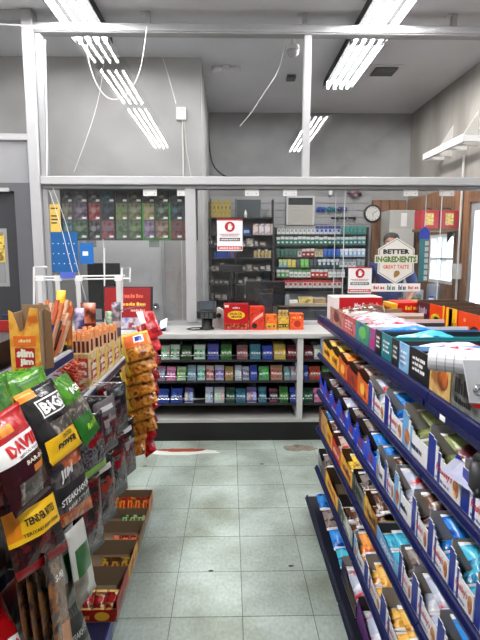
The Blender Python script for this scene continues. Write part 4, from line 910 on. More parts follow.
# moulded price rails, in lengths joined end to end
for i, z in enumerate(TZ):
    x = RX if i < 5 else .462
    ys = [YE, 1.93, 1.25, YN]
    for y1, y0 in zip(ys, ys[1:]):
        hr = .042 if i == 0 else .015; pr_ = [(x-.008, 0, z-hr), (x+.006, 0, z-hr-.004), (x+.009, 0, z-.004), (x+.009, 0, z+.006), (x+.002, 0, z+.006), (x-.002, 0, z+.002)]
        r_ = MB().extrude([(a, y0+.001, c_) for a, b, c_ in pr_], (0, y1-y0-.002, 0)).build('price_rail', NAVY if i < 5 else NAVY_DK, rg, bevel=.002)
        MB().box(x-.0115, x-.0085, y0+.01, y1-.01, z-hr+.004, z-hr*.45).build('label_strip', M((26,40,92), .25), r_)
for y, s_ in ((1.12, .05),): MB().box(RX-.0125, RX-.0118, y, y+.03, 1.145, 1.158).build('price_tag', WHITE, rg)
RED = M((196,40,44), .4); BLUE = M((26,56,150), .4); WHC = M((224,224,228), .4); LTB = M((120,170,214), .4)
script = [('txt', .3, .78, .38, .8, RED, "Freshley's"), ('oval', .8, .96, .1, .8, PR([(206,150,90),(170,100,60),(230,200,160)], 30), None), ('scr', .3, .7, .12, .24, M((90,110,170)), 9)]
def lines(c, n=8): return [('scr', .2, .8, .62, .72, c, n), ('scr', .2, .7, .45, .55, c, n), ('scr', .2, .8, .28, .38, c, n)]
STY = {  # outer, corner, inner, art, colour words
 'fresh': (WHC, BLUE, GREYBOARD, script, 'white and blue'), 'fresh2': (WHC, LTB, GREYBOARD, [('oval', .1, .32, .15, .9, PR([(206,150,90),(170,100,60)], 30), None), ('scr', .4, .8, .3, .6, M((40,50,90)), 9)], 'white and pale blue'),
 'blue': (PR([(40,72,196),(50,92,216),(30,56,160)], 14), M((44,84,206), .35), M((84,74,66), .8), [('oval', .3, .6, .3, .9, M((150,60,90)), None), ('scr', .2, .8, .1, .25, WHITE, 7)], 'deep blue'),
 'yellow': (PR([(226,176,50),(240,196,80),(206,120,40)], 18), M((236,190,60)), M((96,78,58), .8), [('scr', .2, .8, .4, .8, M((150,60,30)), 6)], 'yellow'),
 'orange': (PR([(206,100,40),(226,130,60),(170,70,30)], 18), M((214,120,50)), M((110,70,50), .8), [('oval', .3, .7, .2, .8, M((240,190,90)), None)], 'orange'),
 'brownorange': (PR([(150,56,34),(190,80,44),(120,44,30)], 18), M((170,64,40)), M((96,70,54), .8), None, 'rust brown'),
 'greyblue': (PR([(110,126,146),(150,160,176),(70,84,104)], 16), M((80,110,160)), GREYBOARD, None, 'grey-blue'),
 'tan': (PR([(190,150,100),(214,176,126),(160,116,76)], 16), M((200,160,110)), KRAFT, None, 'tan'), 'brown': (PR([(96,56,40),(130,80,56)], 16), M((110,66,46)), M((80,60,48), .8), None, 'brown'),
 'red': (PR([(190,36,36),(214,70,50),(150,24,28)], 18), M((196,44,40)), M((110,70,60), .8), [('scr', .15, .85, .3, .7, M((240,220,200)), 6)], 'red'),
 'gold': (PR([(224,160,40),(236,186,70),(160,90,40)], 18), M((236,190,70)), M((110,80,50), .8), [('scr', .12, .88, .3, .75, M((130,40,30)), 6)], 'golden yellow'),
 'slate': (PR([(110,114,112),(140,142,138),(84,88,88)], 18), M((60,62,64)), M((70,64,58), .8), [('scr', .12, .88, .4, .8, M((40,40,44)), 8), ('scr', .12, .6, .15, .3, M((40,40,44)), 8)], 'slate grey'),
 'mud': (PR([(200,150,50),(150,90,40),(226,190,90)], 18), M((226,180,60)), M((90,64,44), .8), [('scr', .12, .88, .3, .7, M((70,36,26)), 7)], 'yellow and brown'),
 'dkgrey': (M((120,116,112), .6), M((170,170,172)), M((70,68,68), .8), [('scr', .2, .8, .3, .6, M((60,60,66)), 6)], 'dark grey'),
 'whblk': (PR([(206,206,200),(176,178,176),(220,220,216)], 16), DARK, M((60,54,50), .8), [('blk', .2, .5, .5, .9, M((50,90,60)), None), ('scr', .2, .8, .15, .35, M((70,80,76)), 8)], 'white and black'),
 'purple': (M((90,36,110), .4), M((110,50,130)), M((80,66,70), .8), [('oval', .5, .85, .2, .9, M((190,40,50)), None)], 'purple'), 'teal': (M((30,130,140), .35), M((40,150,156)), M((40,70,76), .7), lines(WHITE), 'teal'),
 'black': (M((34,36,42), .35), M((44,46,54)), M((60,50,44), .8), lines(WHITE), 'black'), 'ltblue': (PR([(120,166,206),(150,190,220),(96,140,186)], 14), LTB, M((84,80,78), .8), lines(WHITE, 6), 'light blue'),
 'pinkbrown': (PR([(170,110,90),(190,150,140),(140,80,70)], 20), M((214,206,200)), KRAFT, [('oval', .3, .7, .2, .8, M((120,60,60)), None)], 'pinkish brown'), 'pinkred': (PR([(186,70,80),(206,120,120),(150,44,60)], 20), M((214,190,190)), KRAFT, lines(M((240,226,226)), 5), 'pinkish red'),
 'bluegreen': (PR([(40,110,170),(80,160,110),(60,90,160)], 12), M((210,214,220)), M((70,66,66), .8), [('oval', .3, .8, .2, .8, M((110,180,110)), None)], 'blue and green'), 'bluepink': (PR([(70,110,170),(170,80,140),(80,130,180)], 12), M((60,120,180)), M((70,66,66), .8), [('blk', .1, .9, .1, .5, M((176,60,130)), None)], 'blue and pink'),
 'goldtan': (PR([(196,160,100),(214,186,130),(160,116,66)], 16), M((190,150,90)), M((90,70,54), .8), [('oval', .4, .9, .2, .8, PR([(206,120,60),(120,70,40)], 24), None)], 'tan and gold')}
TIER = ['top', 'second', 'third', 'fourth', 'fifth', 'bottom']
ROWSX = [
 # style, first photo column, last photo column, height, contents
 [('pinkbrown',330,343,.085,'choc'),('pinkred',343,355,.085,'white'),('bluegreen',355,369,.085,'white'),('bluepink',369,375,.085,'bluepk'),('black',375,381,.09,None),('teal',381,391.5,.09,'cyan'),('black',391.5,398.5,.09,None),('ltblue',398.5,408.5,.09,'white'),('black',408.5,429,.092,'white'),('goldtan',429,450,.092,None),('slate',450.5,486,.09,None),('ltblue',486.5,535,.09,'white'),('teal',536,610,.09,'cyan')],
 [('greyblue',317.5,323,.10,None),('yellow',323,331,.10,'gold'),('yellow',331,338.5,.10,'yellow'),('orange',338.5,347,.105,'orange'),('brownorange',347,357,.10,'choc'),('orange',357,368,.11,'red'),('fresh',368,384,.12,'white'),('fresh',384,402,.125,'bluepk'),('fresh2',402,427,.13,'green'),('fresh',427,460,.13,'green'),('fresh',460.5,497,.12,'white'),('fresh2',498,550,.12,'bluepk'),('fresh',551,640,.12,'gold')],
 [('blue',317,324,.11,None),('blue',324,331,.11,'dark'),('blue',331,338,.11,'dark'),('blue',338,347,.115,'white'),('blue',347,355.5,.115,'dark'),('blue',355.5,366,.12,'dark'),('blue',366,376,.12,'bluepk'),('fresh2',376,384,.12,'bluepk'),('fresh',384,393.5,.12,'choc'),('fresh2',393.5,411,.13,'white'),('fresh',411,427,.125,'choc'),('fresh',427,448,.125,'bluepk'),('fresh',448,473,.125,'cyan'),('fresh',473.5,500,.125,'bluepk'),('fresh2',501,545,.125,'choc'),('fresh',546,620,.125,'white')],
 [('tan',313.8,317.4,.12,None),('brown',317.4,321,.12,'tan' and None),('tan',321,326.5,.12,'bluepk'),('yellow',326.5,332,.12,'choc'),('red',332,340.5,.095,'red'),('gold',340.5,352,.10,'yellow'),('slate',352,364,.10,'dark'),('mud',364,376.5,.10,'choc'),('ltblue',376.5,398,.06,'cyan'),('fresh',398,411,.12,'dark'),('fresh',411,436,.125,'white'),('fresh',436,466,.125,'bluepk'),('fresh',467,510,.125,'white'),('fresh2',511,580,.125,'choc')],
 [('dkgrey',317.5,325.5,.11,'dark'),('yellow',325.5,337.5,.10,None),('whblk',337.5,352,.10,'choc'),('fresh2',353.5,364,.10,'orange'),('fresh',364,380,.10,'gold'),('fresh',380,404,.11,'gold'),('fresh',404.5,430,.11,'white'),('fresh',431,475,.11,'gold'),('fresh2',476,550,.11,'bluepk')],
]
for ti, row in enumerate(ROWSX):
    z = TZ[ti]+.0005
    for k, (st, a, b, h, cont) in enumerate(row):
        ou, co, inn, art, cn = STY[st]
        X0 = RX+.011; yb, ya = YR(a, X0, z), YR(b, X0, z); yb = min(yb, YE-.005); ya += .004
        if yb-ya < .03: continue
        dp = .38 if ti == 0 else .34
        hbk = .62 if ti == 0 else 1.
        lab = '%s snack carton, %s from the far end on the %s rack shelf' % (cn, ordw(k), TIER[ti])
        tray('snack_carton', lab, X0, ya, yb, z, dp, h, ou, co, inn, 1, hf=h*(.5 if st.startswith('fresh') or st == 'blue' else .72), scoop=ti > 0 and st not in ('tan', 'brown', 'greyblue'), group='cartons on the long snack rack', art=art, hbk=hbk)
        if cont:
            w = yb-ya; n = 1 if w < .1 else 2
            _, pn = PKC[cont]
            tk = h*.8 if ti == 0 else min(.055, h*.42)
            for q in range(n):
                if n == 1: y0, y1 = ya+.010, yb-.010
                else: y0, y1 = (ya+.010, ya+w*.49) if q == 0 else (ya+w*.52, yb-.010)
                zz = z+.004+.2*tk
                packet(X0+.012, X0+dp*.7, y0, y1, zz, tk, cont, '%s snack, %s in the %s carton from far end, %s rack shelf' % (pn, ('nearer' if q == 0 else 'farther') if n == 2 else 'alone', ordw(k), TIER[ti]), k*3+q+ti, tilt=.004)
            if ti > 0 and w > .05:
                tz = zz+tk+.012; y1 = min(yb-.010, ya+.15)
                packet(X0+.012+.006*(k % 3), X0+dp*(.5+.05*(k % 2)), ya+.012, y1, tz, min(.04, h*.33), cont, '%s snack on top in the %s carton from far end, %s rack shelf' % (pn, ordw(k), TIER[ti]), k*5+ti, tilt=.02, txt="Freshley's" if w > .09 and cont in ('bluepk', 'gold', 'white') else None)
# base deck: loose packets and two cartons
def floorpk(a, b, X0, X1, t, code, label, seed, name='snack_packet'):
    ya, yb = YR(b, .49, .09), YR(a, .49, .09); packet(X0, X1, ya, min(yb, YE-.02), TZ[5]+.008, t, code, label, seed, name=name)
zb = TZ[5]+.0125
tray('snack_carton', 'brown open carton with a white wrapped bar on the base of the snack rack', .50, YR(355.5, .5, .09), YR(341, .5, .09)-.004, zb-.004, .3, .10, M((96,84,74), .7), NAVY, GREYBOARD, 1, hf=.05, group='cartons on the rack base')
packet(.515, .66, YR(355, .5, .09)+.012, YR(341, .5, .09)-.016, zb+.006, .05, 'white', 'white wrapped bar inside the brown base carton', 3, .02)
tray('snack_carton', 'purple carton with red and white candy on the base of the snack rack', .50, YR(385, .5, .09), YR(356.5, .5, .09)-.004, zb-.004, .3, .11, STY['purple'][0], STY['purple'][1], STY['purple'][2], 1, hf=.06, group='cartons on the rack base')
packet(.515, .70, YR(385, .5, .09)+.02, YR(385, .5, .09)+.12, zb+.006, .06, 'red', 'red and white candy bag inside the purple base carton, nearer', 8, .02)
packet(.515, .70, YR(385, .5, .09)+.13, YR(356.5, .5, .09)-.02, zb+.006, .06, 'white', 'pale candy bag inside the purple base carton, farther', 9, .02)
for a, b, x0, x1, code, lab, s in ((315.5, 320, .50, .56, 'bluepk', 'long blue wrapper at the far end of the rack base', 1), (321, 327, .50, .68, 'dark', 'black pouch on the rack base beside the long blue wrapper', 2), (328, 334, .50, .64, 'bluepk', 'blue and white packet on the rack base, between black pouch and cartons', 4), (334.5, 340.5, .50, .66, 'cyan', 'bright blue packet on the rack base before the brown carton', 5)):
    ya, yb = YR(b, .5, .09), min(YR(a, .5, .09), YE-.01)
    packet(x0, x1, ya, yb, zb-.004, .05, code, lab, s, .03)
# things at the far end and back of the top deck
def deck_box(name, label, a, b, Y, h, dp, mats, faces=None, cat='box', zb_=1.1785):
    x0, x1 = W(a, 312, Y=Y).x, W(b, 312, Y=Y).x; t = thing(name, label, cat, (x0, Y, zb_)); w = x1-x0
    MB().box(0, w, 0, dp, 0, h, 0, faces).build('carton_body', mats, t, bevel=.0015); return t, w, h
t, w, h = deck_box('snack_box', 'large red and white box with white script at the far rack end', 333, 382, 2.62, .13, .16, [M((192,26,44), .35), M((222,214,212), .4)], {'left': 1, 'top': 1})
MB().box(0, w*.12, -.0012, 0, 0, h).build('white_edge', M((226,220,218)), t)
letter("Mrs Freshley's", (w*.42, -.0014, h*.48), (w*.5, 0, 0), (0, 0, h*.3), WHITE, t, shear=.3); scrib((w*.2, -.001, h*.45), (w*.15, 0, 0), (0, 0, h*.18), M((240,180,180)), t, 4)
m = MB(); m.extrude([(w*.78+w*.17*math.cos(q), -.0018, h*.16+h*.15*math.sin(q)) for q in [2*math.pi*i/16 for i in range(16)]], (0, .0012, 0)); m.build('picture', PR([(60,34,28),(120,80,56),(200,150,110)], 50), t)
MB().box(w*.5, w, -.0012, 0, 0, h*.12).build('lower_stripe', M((120,20,36)), t)
b = Bag(W(364, 305, Y=2.58), W(384, 306, Y=2.58), W(386, 314, Y=2.44), W(362, 313.5, Y=2.44), .03, 3)
tag(b.build('candy_bag', [PR([(60,36,28),(110,70,46),(40,24,20)], 60, .25, .4), M((150,110,70), .3)], lambda u, v, s: 1 if v > .9 or v < .1 else 0), 'brown bag of chocolates before the red and white box', 'candy bag')
t, w, h = deck_box('candy_box', 'narrow yellow box end beside the large red candy box', 392, 397.5, 2.62, .095, .16, [M((230,180,50), .4)]); scrib((.004, -.001, .03), (w-.008, 0, 0), (0, 0, .02), M((190,80,40)), t, 3)
t, w, h = deck_box('candy_box', 'large red candy box with yellow lettering at the far rack end', 398.5, 420, 2.62, .10, .18, [M((206,40,36), .35)]); scrib((w*.3, -.001, h*.62), (w*.6, 0, 0), (0, 0, h*.22), M((244,200,70)), t, 5); scrib((w*.1, -.001, h*.2), (w*.3, 0, 0), (0, 0, h*.12), M((244,170,120)), t, 5)
t, w, h = deck_box('candy_box', 'long yellow candy box behind the orange boxes', 421, 464, 2.62, .10, .18, [M((232,176,50), .35), M((206,150,50))], {'top': 1}); scrib((w*.1, -.001, h*.55), (w*.5, 0, 0), (0, 0, h*.25), M((206,110,40)), t, 8); MB().box(w*.8, w, -.001, 0, 0, h).build('brown_panel', M((110,66,40)), t)
for k in range(4):
    x, y = 1.33, 2.22; tag(MB().box(0, .085, 0, .14, 0, .028).box(.01, .06, -.001, 0, .008, .02, 1).build('tissue_pack', [M((214,214,226), .4), M((110,110,170), .4)], loc=(x-.004*k, y+.003*(k % 2), 1.1785+.0285*k), bevel=.006), '%s white pack from the bottom of the small stack beside the yellow box' % ordw(k), 'pack', 'stacked white packs on the top deck')
# second line of open boxes facing the aisle from the back of the deck
BX = .985
def backbox(label, a, b, h, outer, art, inner=M((92,74,58), .8)):
    ya, yb = YR(b, BX, 1.2), min(YR(a, BX, 1.2), 2.6)
    return tray('candy_carton', label, BX, ya+.003, yb, 1.1785, .22, h, outer, outer, inner, 1, scoop=False, art=art, group='candy cartons at the back of the top deck')
backbox('dark purple candy carton on the back of the top deck', 414.5, 429, .118, M((74,40,60), .4), [('scr', .2, .8, .45, .75, M((190,170,190)), 5)])
ORG = M((222,84,30), .35)
backbox('orange peanut-cup carton with yellow edge on the top deck', 429, 444, .118, ORG, [('oval', .1, .8, .05, .6, M((206,190,60)), None), ('oval', .3, .7, .1, .5, M((80,44,30)), None), ('blk', .9, 1., .0, 1., M((240,190,50)), None)])
backbox('orange carton with a yellow panel and dark lettering on the top deck', 444.5, 457, .118, ORG, [('blk', .1, .95, .02, .98, M((240,186,44)), None), ('blk', .3, .6, .05, .95, M((206,70,30)), None), ('scr', .62, .9, .1, .6, M((60,34,24)), 3)])
backbox('large orange carton nearest the paper roll on the top deck', 457.5, 486, .118, ORG, [('oval', .45, .8, .1, .55, M((80,44,30)), None), ('oval', .5, .75, .15, .45, M((226,170,60)), None), ('oval', .2, .3, .6, .75, M((244,150,110)), None)])
t = thing('divider_strip', 'brown cardboard divider strip lying along the middle of the top deck', 'divider', (.965, 1.0, 1.1785)); MB().box(0, .024, 0, 1.75, 0, .028).build('strip', M((110,92,76), .7), t)
# paper roll with a hanging card
c = W(470, 374, Y=1.02)
t = thing('paper_roll', 'thick white paper roll lying across the near cartons', 'paper roll', (0, 0, 0)); p0, p1 = W(429, 378, Y=1.12), W(520, 372, Y=1.02)
p0.z = p1.z = 1.2725+.0275; MB().tube([p0, p0+(p1-p0)*.02, p1], [.0258, .0272, .0272], 20).build('outer_wrap', M((226,226,230), .5), t)
pr_ = MB(); d_ = (p1-p0).normalized()
for q, r in ((.10, .0277), (.2, .0275), (.3, .0278), (.42, .0275)): pr_.tube([p0+(p1-p0)*q, p0+(p1-p0)*(q+.012)], r, 20)
pr_.build('paper_edge', M((176,176,182), .5), t)
MB().tube([p0-d_*.001, p0+d_*.002], .016, 16).build('core', M((150,150,156), .5), t)
t = thing('label_card', 'white hanging card with a metal rivet below the paper roll', 'card', (0, 0, 0))
q = [W(463, 360, Y=.955), W(500, 360, Y=.93), W(500, 404, Y=.93), W(470, 403, Y=.955)]
m = MB(); m.extrude(q, (0, .003, 0)); m.build('card', M((230,230,234), .4), t)
c = W(477, 389, Y=.948); MB().lathe([(.006, -.001), (.011, -.004), (.012, -.01), (.008, -.016)], (c.x, c.y, c.z), 14, axis='y').build('rivet', SILVER, t, smooth=True)
q = [W(471, 404, Y=.953), W(500, 405, Y=.93), W(500, 412, Y=.93), W(474, 408, Y=.953)]; m = MB(); m.extrude(q, (0, .003, 0)); m.build('red_edge', REDM, t)
# blue and white leaflet plus black handle on the second tier, near end
q = [W(441, 470, Y=1.09), W(461, 452, Y=1.19), W(500, 476, Y=1.06), W(490, 505, Y=.96)]
m = MB(); m.extrude(q, (0, 0, -.002)); t = thing('leaflet', 'white and blue leaflet lying over the second rack shelf', 'leaflet', (0, 0, 0)); m.build('sheet', M((214,216,236), .35), t)
n_ = Vector((0, 0, .0008)); MB().face([q[0]*.35+q[1]*.65+n_, q[1]+n_, q[1]*.45+q[2]*.55+n_, (q[0]*.35+q[1]*.65)*.5+(q[1]*.2+q[2]*.8)*.5+n_]).build('blue_print', M((40,70,190), .35), t)
t = thing('price_gun', 'black rounded handle of a price gun resting on the leaflet', 'price gun', (0, 0, 0))
P = [W(478, 462, Y=.97), W(479, 474, Y=.965), W(478, 486, Y=.955), W(481, 497, Y=.95)]
MB().tube([P[0], P[1], P[2], P[3]], [.014, .02, .019, .010], 12).build('handle', DARK, t, smooth=True); MB().tube([P[0], P[0]+Vector((.04, .01, .012)), P[0]+Vector((.1, .02, .01))], [.016, .024, .024], 12).build('gun_body', BLACK, t, smooth=True)
MB().tube([P[2]+Vector((-.004, -.01, .0)), P[3]+Vector((-.012, -.012, .004))], [.007, .008], 8).build('trigger', BLACK, t, smooth=True)
# ------------------------------------------------------------------ left-hand rack with hanging bags
LX = -.5; SX0, SZ0 = -.61, 1.165; SX1, SZ1 = -.60, .945
lg = thing('bag_rack', 'left aisle rack with pegs of hanging snack bags and low candy trays', 'shelf rack', (0, 0, 0))
PEGM = noise_mat('dark_pegboard', (46,42,42), (60,54,52), 50, .7)
MB().box(-.99, -.96, .3, 2.86, 0, 1.235).build('back_panel', PEGM, lg)
MB().box(-.96, -.478, .3, 2.86, 0, .10).build('base_deck', M((28,36,80), .4), lg)
MB().box(-.4775, -.472, .3, 2.86, .03, .099).build('base_strip', M((40,60,140), .35), lg)
for y in (.32, 1.93, 2.825): MB().box(-.96, -.935, y, y+.03, .1, 1.3).build('upright', NAVY_DK, lg)
MB().box(-.935, SX0-.012, .3, 1.925, SZ0-.016, SZ0).build('shelf', M((120,122,130), .5), lg)
MB().box(-.935, SX1-.012, 1.965, 2.82, SZ1-.016, SZ1).build('shelf', M((120,122,130), .5), lg)
for y0, y1, z, sx_ in ((.3, 1.925, SZ0, SX0), (1.965, 2.82, SZ1, SX1)):
    r_ = MB().box(sx_-.012, sx_, y0, y1, z-.034, z+.008).build('price_rail', M((214,216,222), .35), lg); MB().box(sx_, sx_+.002, y0+.005, y1-.005, z-.030, z-.002).build('label_strip', M((44,48,100), .3), r_)
PEGS = [(1.15, 1.0), (1.42, .995), (1.2, .735), (1.4, .735), (1.765, .961), (1.985, .961), (2.205, .961), (1.745, .727), (1.965, .727), (2.185, .727), (2.405, .727)]
for y, z in PEGS: MB().tube([(-.96, y, z), (LX+.01, y, z), (LX+.02, y, z+.012)], .003, 6).build('peg', SILVER, lg)
# dark carton behind the yellow box
t = thing('dark_carton', 'dark carton with a red base band on the upper shelf at the left edge', 'carton', (-.932, 1.50, SZ0+.0005))
MB().box(0, .185, 0, .36, 0, .085).build('carton_body', M((22,28,24), .5), t); MB().box(0, .185, -.002, 0, 0, .022).build('red_band', REDM, t); scrib((.02, -.0012, .05), (.15, 0, 0), (0, 0, .008), M((190,170,110)), t, 12)
MB().box(0, .185, .36, .37, .0, .125).build('red_rim', M((180,60,60), .4), t)
# --- printed bag kinds
def hangbag(name, label, quad, Ys, t, mats, zone, seed, group='bags hanging on the left rack', nu=9, nv=13, cat='snack bag'):
    b = Bag(*[W(x, y, Y=Y) for (x, y), Y in zip(quad, Ys)], t, seed); o = b.build(name, mats, zone, nu=nu, nv=nv); tag(o, label, cat, group); return b, o
FOILBLK = M((30,30,34), .22, bump=.25, bscale=25); LIME = PR([(86,146,40),(62,116,32),(112,168,62)], 14, .25, .35); YEL = M((236,196,40), .3); SEED = PR([(110,104,96),(70,66,62),(160,154,146)], 70, .4)
# black seed bag
b, o = hangbag('seed_bag', 'black seed bag with white bold lettering and yellow label', [(13,397),(51,377.5),(82,443),(49,469)], (1.20,1.40,1.40,1.20), .045, [FOILBLK, YEL, SEED, M((226,150,40), .3)], lambda u, v, s: (1 if s > 0 and v < .32 and u > .06 else 2 if s > 0 and .32 <= v < .5 and u > .3 else 3 if s > 0 and v > .88 and u < .42 else 0), 1, nu=12, nv=16)
b.panel(.26, .95, .58, .82, WHITE, o, 'logo_plate', slant=.0); b.panel(.285, .925, .60, .80, M((26,26,30), .3), o, 'logo_ground', lift=.0014)
letter_fn('BiGS', lambda a, c: b.P(.31+.6*a, .615+.17*c, 1, .0024), WHITE, o, bold=.04)
letter_fn('CRACKED', lambda a, c: b.P(.42+.36*a, .23+.055*c, 1, .0016), BLACK, o); letter_fn('PEPPER', lambda a, c: b.P(.3+.58*a, .10+.10*c, 1, .0016), BLACK, o, bold=.03)
# lime bags on the same peg behind it
for k in range(5):
    dx = -.024*(k+1)
    q = [W(13, 397, Y=1.20), W(51, 377.5, Y=1.40), W(82, 443, Y=1.40), W(49, 469, Y=1.20)]
    q = [v+Vector((dx, .01*(k % 2), .036-.004*k)) for v in q]; q[2].x -= .02; q[3].x -= .02
    bb = Bag(*q, .022, k+3); o2 = bb.build('seed_bag', [LIME, M((60,110,50), .3), SEED], lambda u, v, s: 0 if v > .45 else 2, nu=7, nv=9)
    bb.panel(.25, .8, .86, .93, M((60,120,60), .3), o2, 'header_mark')
    tag(o2, 'lime green seed bag, %s behind the black seed bag on its peg' % ordw(k), 'snack bag', 'lime bags behind the black seed bag')
for k in range(3):
    q = [W(-24, 428, Y=.97), W(18, 401, Y=1.16), W(52, 487, Y=1.15), W(16, 519, Y=.98)]; q = [v+Vector((-.03*(k+1), .012, .058-.004*k)) for v in q]; q[2].x -= .02; q[3].x -= .02
    bb = Bag(*q, .024, k+13); o2 = bb.build('seed_bag', [LIME, M((60,110,50), .3), SEED], lambda u, v, s: 0 if v > .45 else 2, nu=7, nv=9); bb.panel(.25, .8, .86, .93, M((60,120,60), .3), o2, 'header_mark')
    tag(o2, 'lime green seed bag, %s behind the red and maroon bag on its peg' % ordw(k), 'snack bag', 'lime bags behind the maroon bag')
b, o = hangbag('seed_bag', 'lime green seed bag beside the black one, edge turned to the aisle', [(53,381),(66,372),(100,427),(86,447)], (1.45,1.60,1.60,1.45), .045, [LIME, M((40,120,40), .3), SEED], lambda u, v, s: 0 if v > .62 else 2 if v > .38 else 1, 9)
letter_fn('BiGS', lambda a, c: b.P(.3+.6*a, .7+.11*c, 1, .0016), WHITE, o, bold=.03); letter_fn('RANCH', lambda a, c: b.P(.3+.6*a, .14+.1*c, 1, .0016), M((190,230,90)), o)
# red and maroon seed bag, front left
MAROON = M((66,20,24), .25, bump=.2)
b, o = hangbag('seed_bag', 'red, white and maroon seed bag at the left edge of the rack', [(-24,428),(18,401),(52,487),(16,519)], (.97,1.16,1.15,.98), .05, [MAROON, M((178,24,34), .25, bump=.25), WHITE, SEED], lambda u, v, s: (1 if v > .74 else 2 if .5 < v <= .74 else 3 if .08 < v < .28 and .2 < u < .85 else 0) if s > 0 else 0, 2, nu=10, nv=18)
letter_fn('DAVID', lambda a, c: b.P(.16+.8*a, .56+.13*c, 1, .0016), M((196,24,34)), o, bold=.05)
letter_fn('BAR-B-Q', lambda a, c: b.P(.42+.5*a, .40+.055*c, 1, .0016), M((236,226,214)), o, bold=.02)
scrib_l = letter_fn('AMERICAS FAVORITE', lambda a, c: b.P(.3+.66*a, .515+.028*c, 1, .0016), M((90,90,110)), o)
b.panel(.55, .85, .30, .37, M((214,140,50)), o, 'picture'); b.panel(.2, .5, .78, .88, PR([(226,170,60),(200,90,40)], 30), o, 'picture')
# tender bites pouch with yellow label
b, o = hangbag('jerky_bag', 'dark red pouch with a yellow tender bites label below the maroon bag', [(-2,508),(49,478),(68,549),(17,583)], (1.04,1.22,1.22,1.04), .04, [PR([(80,26,28),(50,18,20),(110,44,40)], 24, .25, .3), YEL, M((150,26,34), .3), M((226,150,40), .3)], lambda u, v, s: (3 if .5 < v < .86 and u < .22 else 1 if .46 < v < .84 else 2 if v < .14 else 0) if s > 0 else 0, 4, nu=10, nv=16)
letter_fn('TENDER BITES', lambda a, c: b.P(.25+.62*a, .62+.10*c, 1, .0016), BLACK, o, bold=.03); letter_fn('TERIYAKI BEEF STEAK', lambda a, c: b.P(.2+.7*a, .49+.05*c, 1, .0016), M((90,60,20)), o)
b.panel(.72, .95, .30, .42, BLACK, o, 'badge'); b.panel(.72, .95, .16, .28, BLACK, o, 'badge')
# steakhouse pouch
b, o = hangbag('jerky_bag', 'grey and black steakhouse pouch under the yellow label of the black bag', [(46,462),(77,440),(93,507),(62,529)], (1.30,1.48,1.48,1.30), .035, [PR([(70,68,70),(110,106,104),(40,38,40)], 20, .25, .35), BLACK, PR([(206,120,50),(150,60,40),(220,170,110)], 30, .3), M((140,40,36), .3)], lambda u, v, s: (3 if v > .9 else 2 if v < .16 or (v > .78 and u > .3) else 1 if .3 < v < .55 else 0) if s > 0 else 0, 6, nu=9, nv=16)
letter_fn('STEAKHOUSE', lambda a, c: b.P(.06+.88*a, .34+.1*c+.12*(a-.5), 1, .0018), M((220,220,220)), o, bold=.03); letter_fn('JIM', lambda a, c: b.P(.15+.4*a, .6+.16*c+.05*a, 1, .0018), M((206,206,206)), o, shear=.2, bold=.03); letter_fn('BEEF STRIPS', lambda a, c: b.P(.2+.7*a, .24+.05*c+.1*(a-.5), 1, .0018), M((190,190,190)), o)
# lower row: grey-orange pouches in file, white-green pouches, others
GO = PR([(110,104,104),(160,116,76),(76,70,72)], 26, .22, .4)
for k in range(4):
    x = 20+10*k
    b, o = hangbag('jerky_bag', 'grey and orange jerky pouch, %s in the file at the lower left' % ordw(k), [(x-6,570-5*k),(x+8,554-4*k),(x+24,650),(x+8,668)], (1.12,1.26,1.26,1.12), .022, [GO, M((44,42,44), .25), M((196,130,70), .3)], lambda u, v, s: 1 if v > .86 else 2 if v < .3 and u > .4 else 0, 11+k, nu=6, nv=9)
    if k == 3: letter_fn('SUPER', lambda a, c: b.P(.25+.6*a, .72+.06*c, 1, .0016), M((220,220,220)), o, bold=.02)
for k in range(3):
    x = 48+11*k
    b, o = hangbag('jerky_bag', 'white pouch with green triangle, %s in the file at mid height' % ordw(k), [(x-4,546-6*k),(x+13,527-5*k),(x+26,590-2*k),(x+8,614-2*k)], (1.32,1.46,1.46,1.32), .024, [M((196,196,192), .3, bump=.2), M((40,104,44), .3), PR([(110,104,96),(150,140,126)], 30, .3)], lambda u, v, s: 1 if .36 < v < .76 and u > .12 and u < .9 else 2 if v <= .36 and u < .55 else 0, 21+k, nu=7, nv=11)
b, o = hangbag('jerky_bag', 'grey-black pouch with slanted lettering at the lower edge of the rack', [(56,612),(76,595),(96,655),(74,675)], (1.28,1.42,1.42,1.28), .03, [PR([(84,82,80),(50,50,52),(120,116,110)], 24, .3, .3), BLACK, M((130,40,40), .3)], lambda u, v, s: 1 if .4 < v < .75 else 2 if v <= .3 and u < .4 else 0, 31)
letter_fn('STEAKHOUSE', lambda a, c: b.P(.1+.8*a, .48+.1*c+.14*(a-.5), 1, .0018), M((200,200,196)), o, bold=.02)
b, o = hangbag('snack_bag', 'red bag with a white round letter at the bottom left corner', [(-32,612),(2,596),(28,660),(-10,690)], (1.0,1.14,1.14,1.0), .04, [M((176,24,34), .25, bump=.25), WHITE, PR([(206,160,70),(170,60,40)], 30, .3)], lambda u, v, s: (1 if .12 < v < .5 and u > .55 else 2 if v < .4 and u < .5 else 0) if s > 0 else 0, 33)
letter_fn('O', lambda a, c: b.P(.66+.2*a, .22+.2*c, 1, .0018), REDM, o, bold=.03)
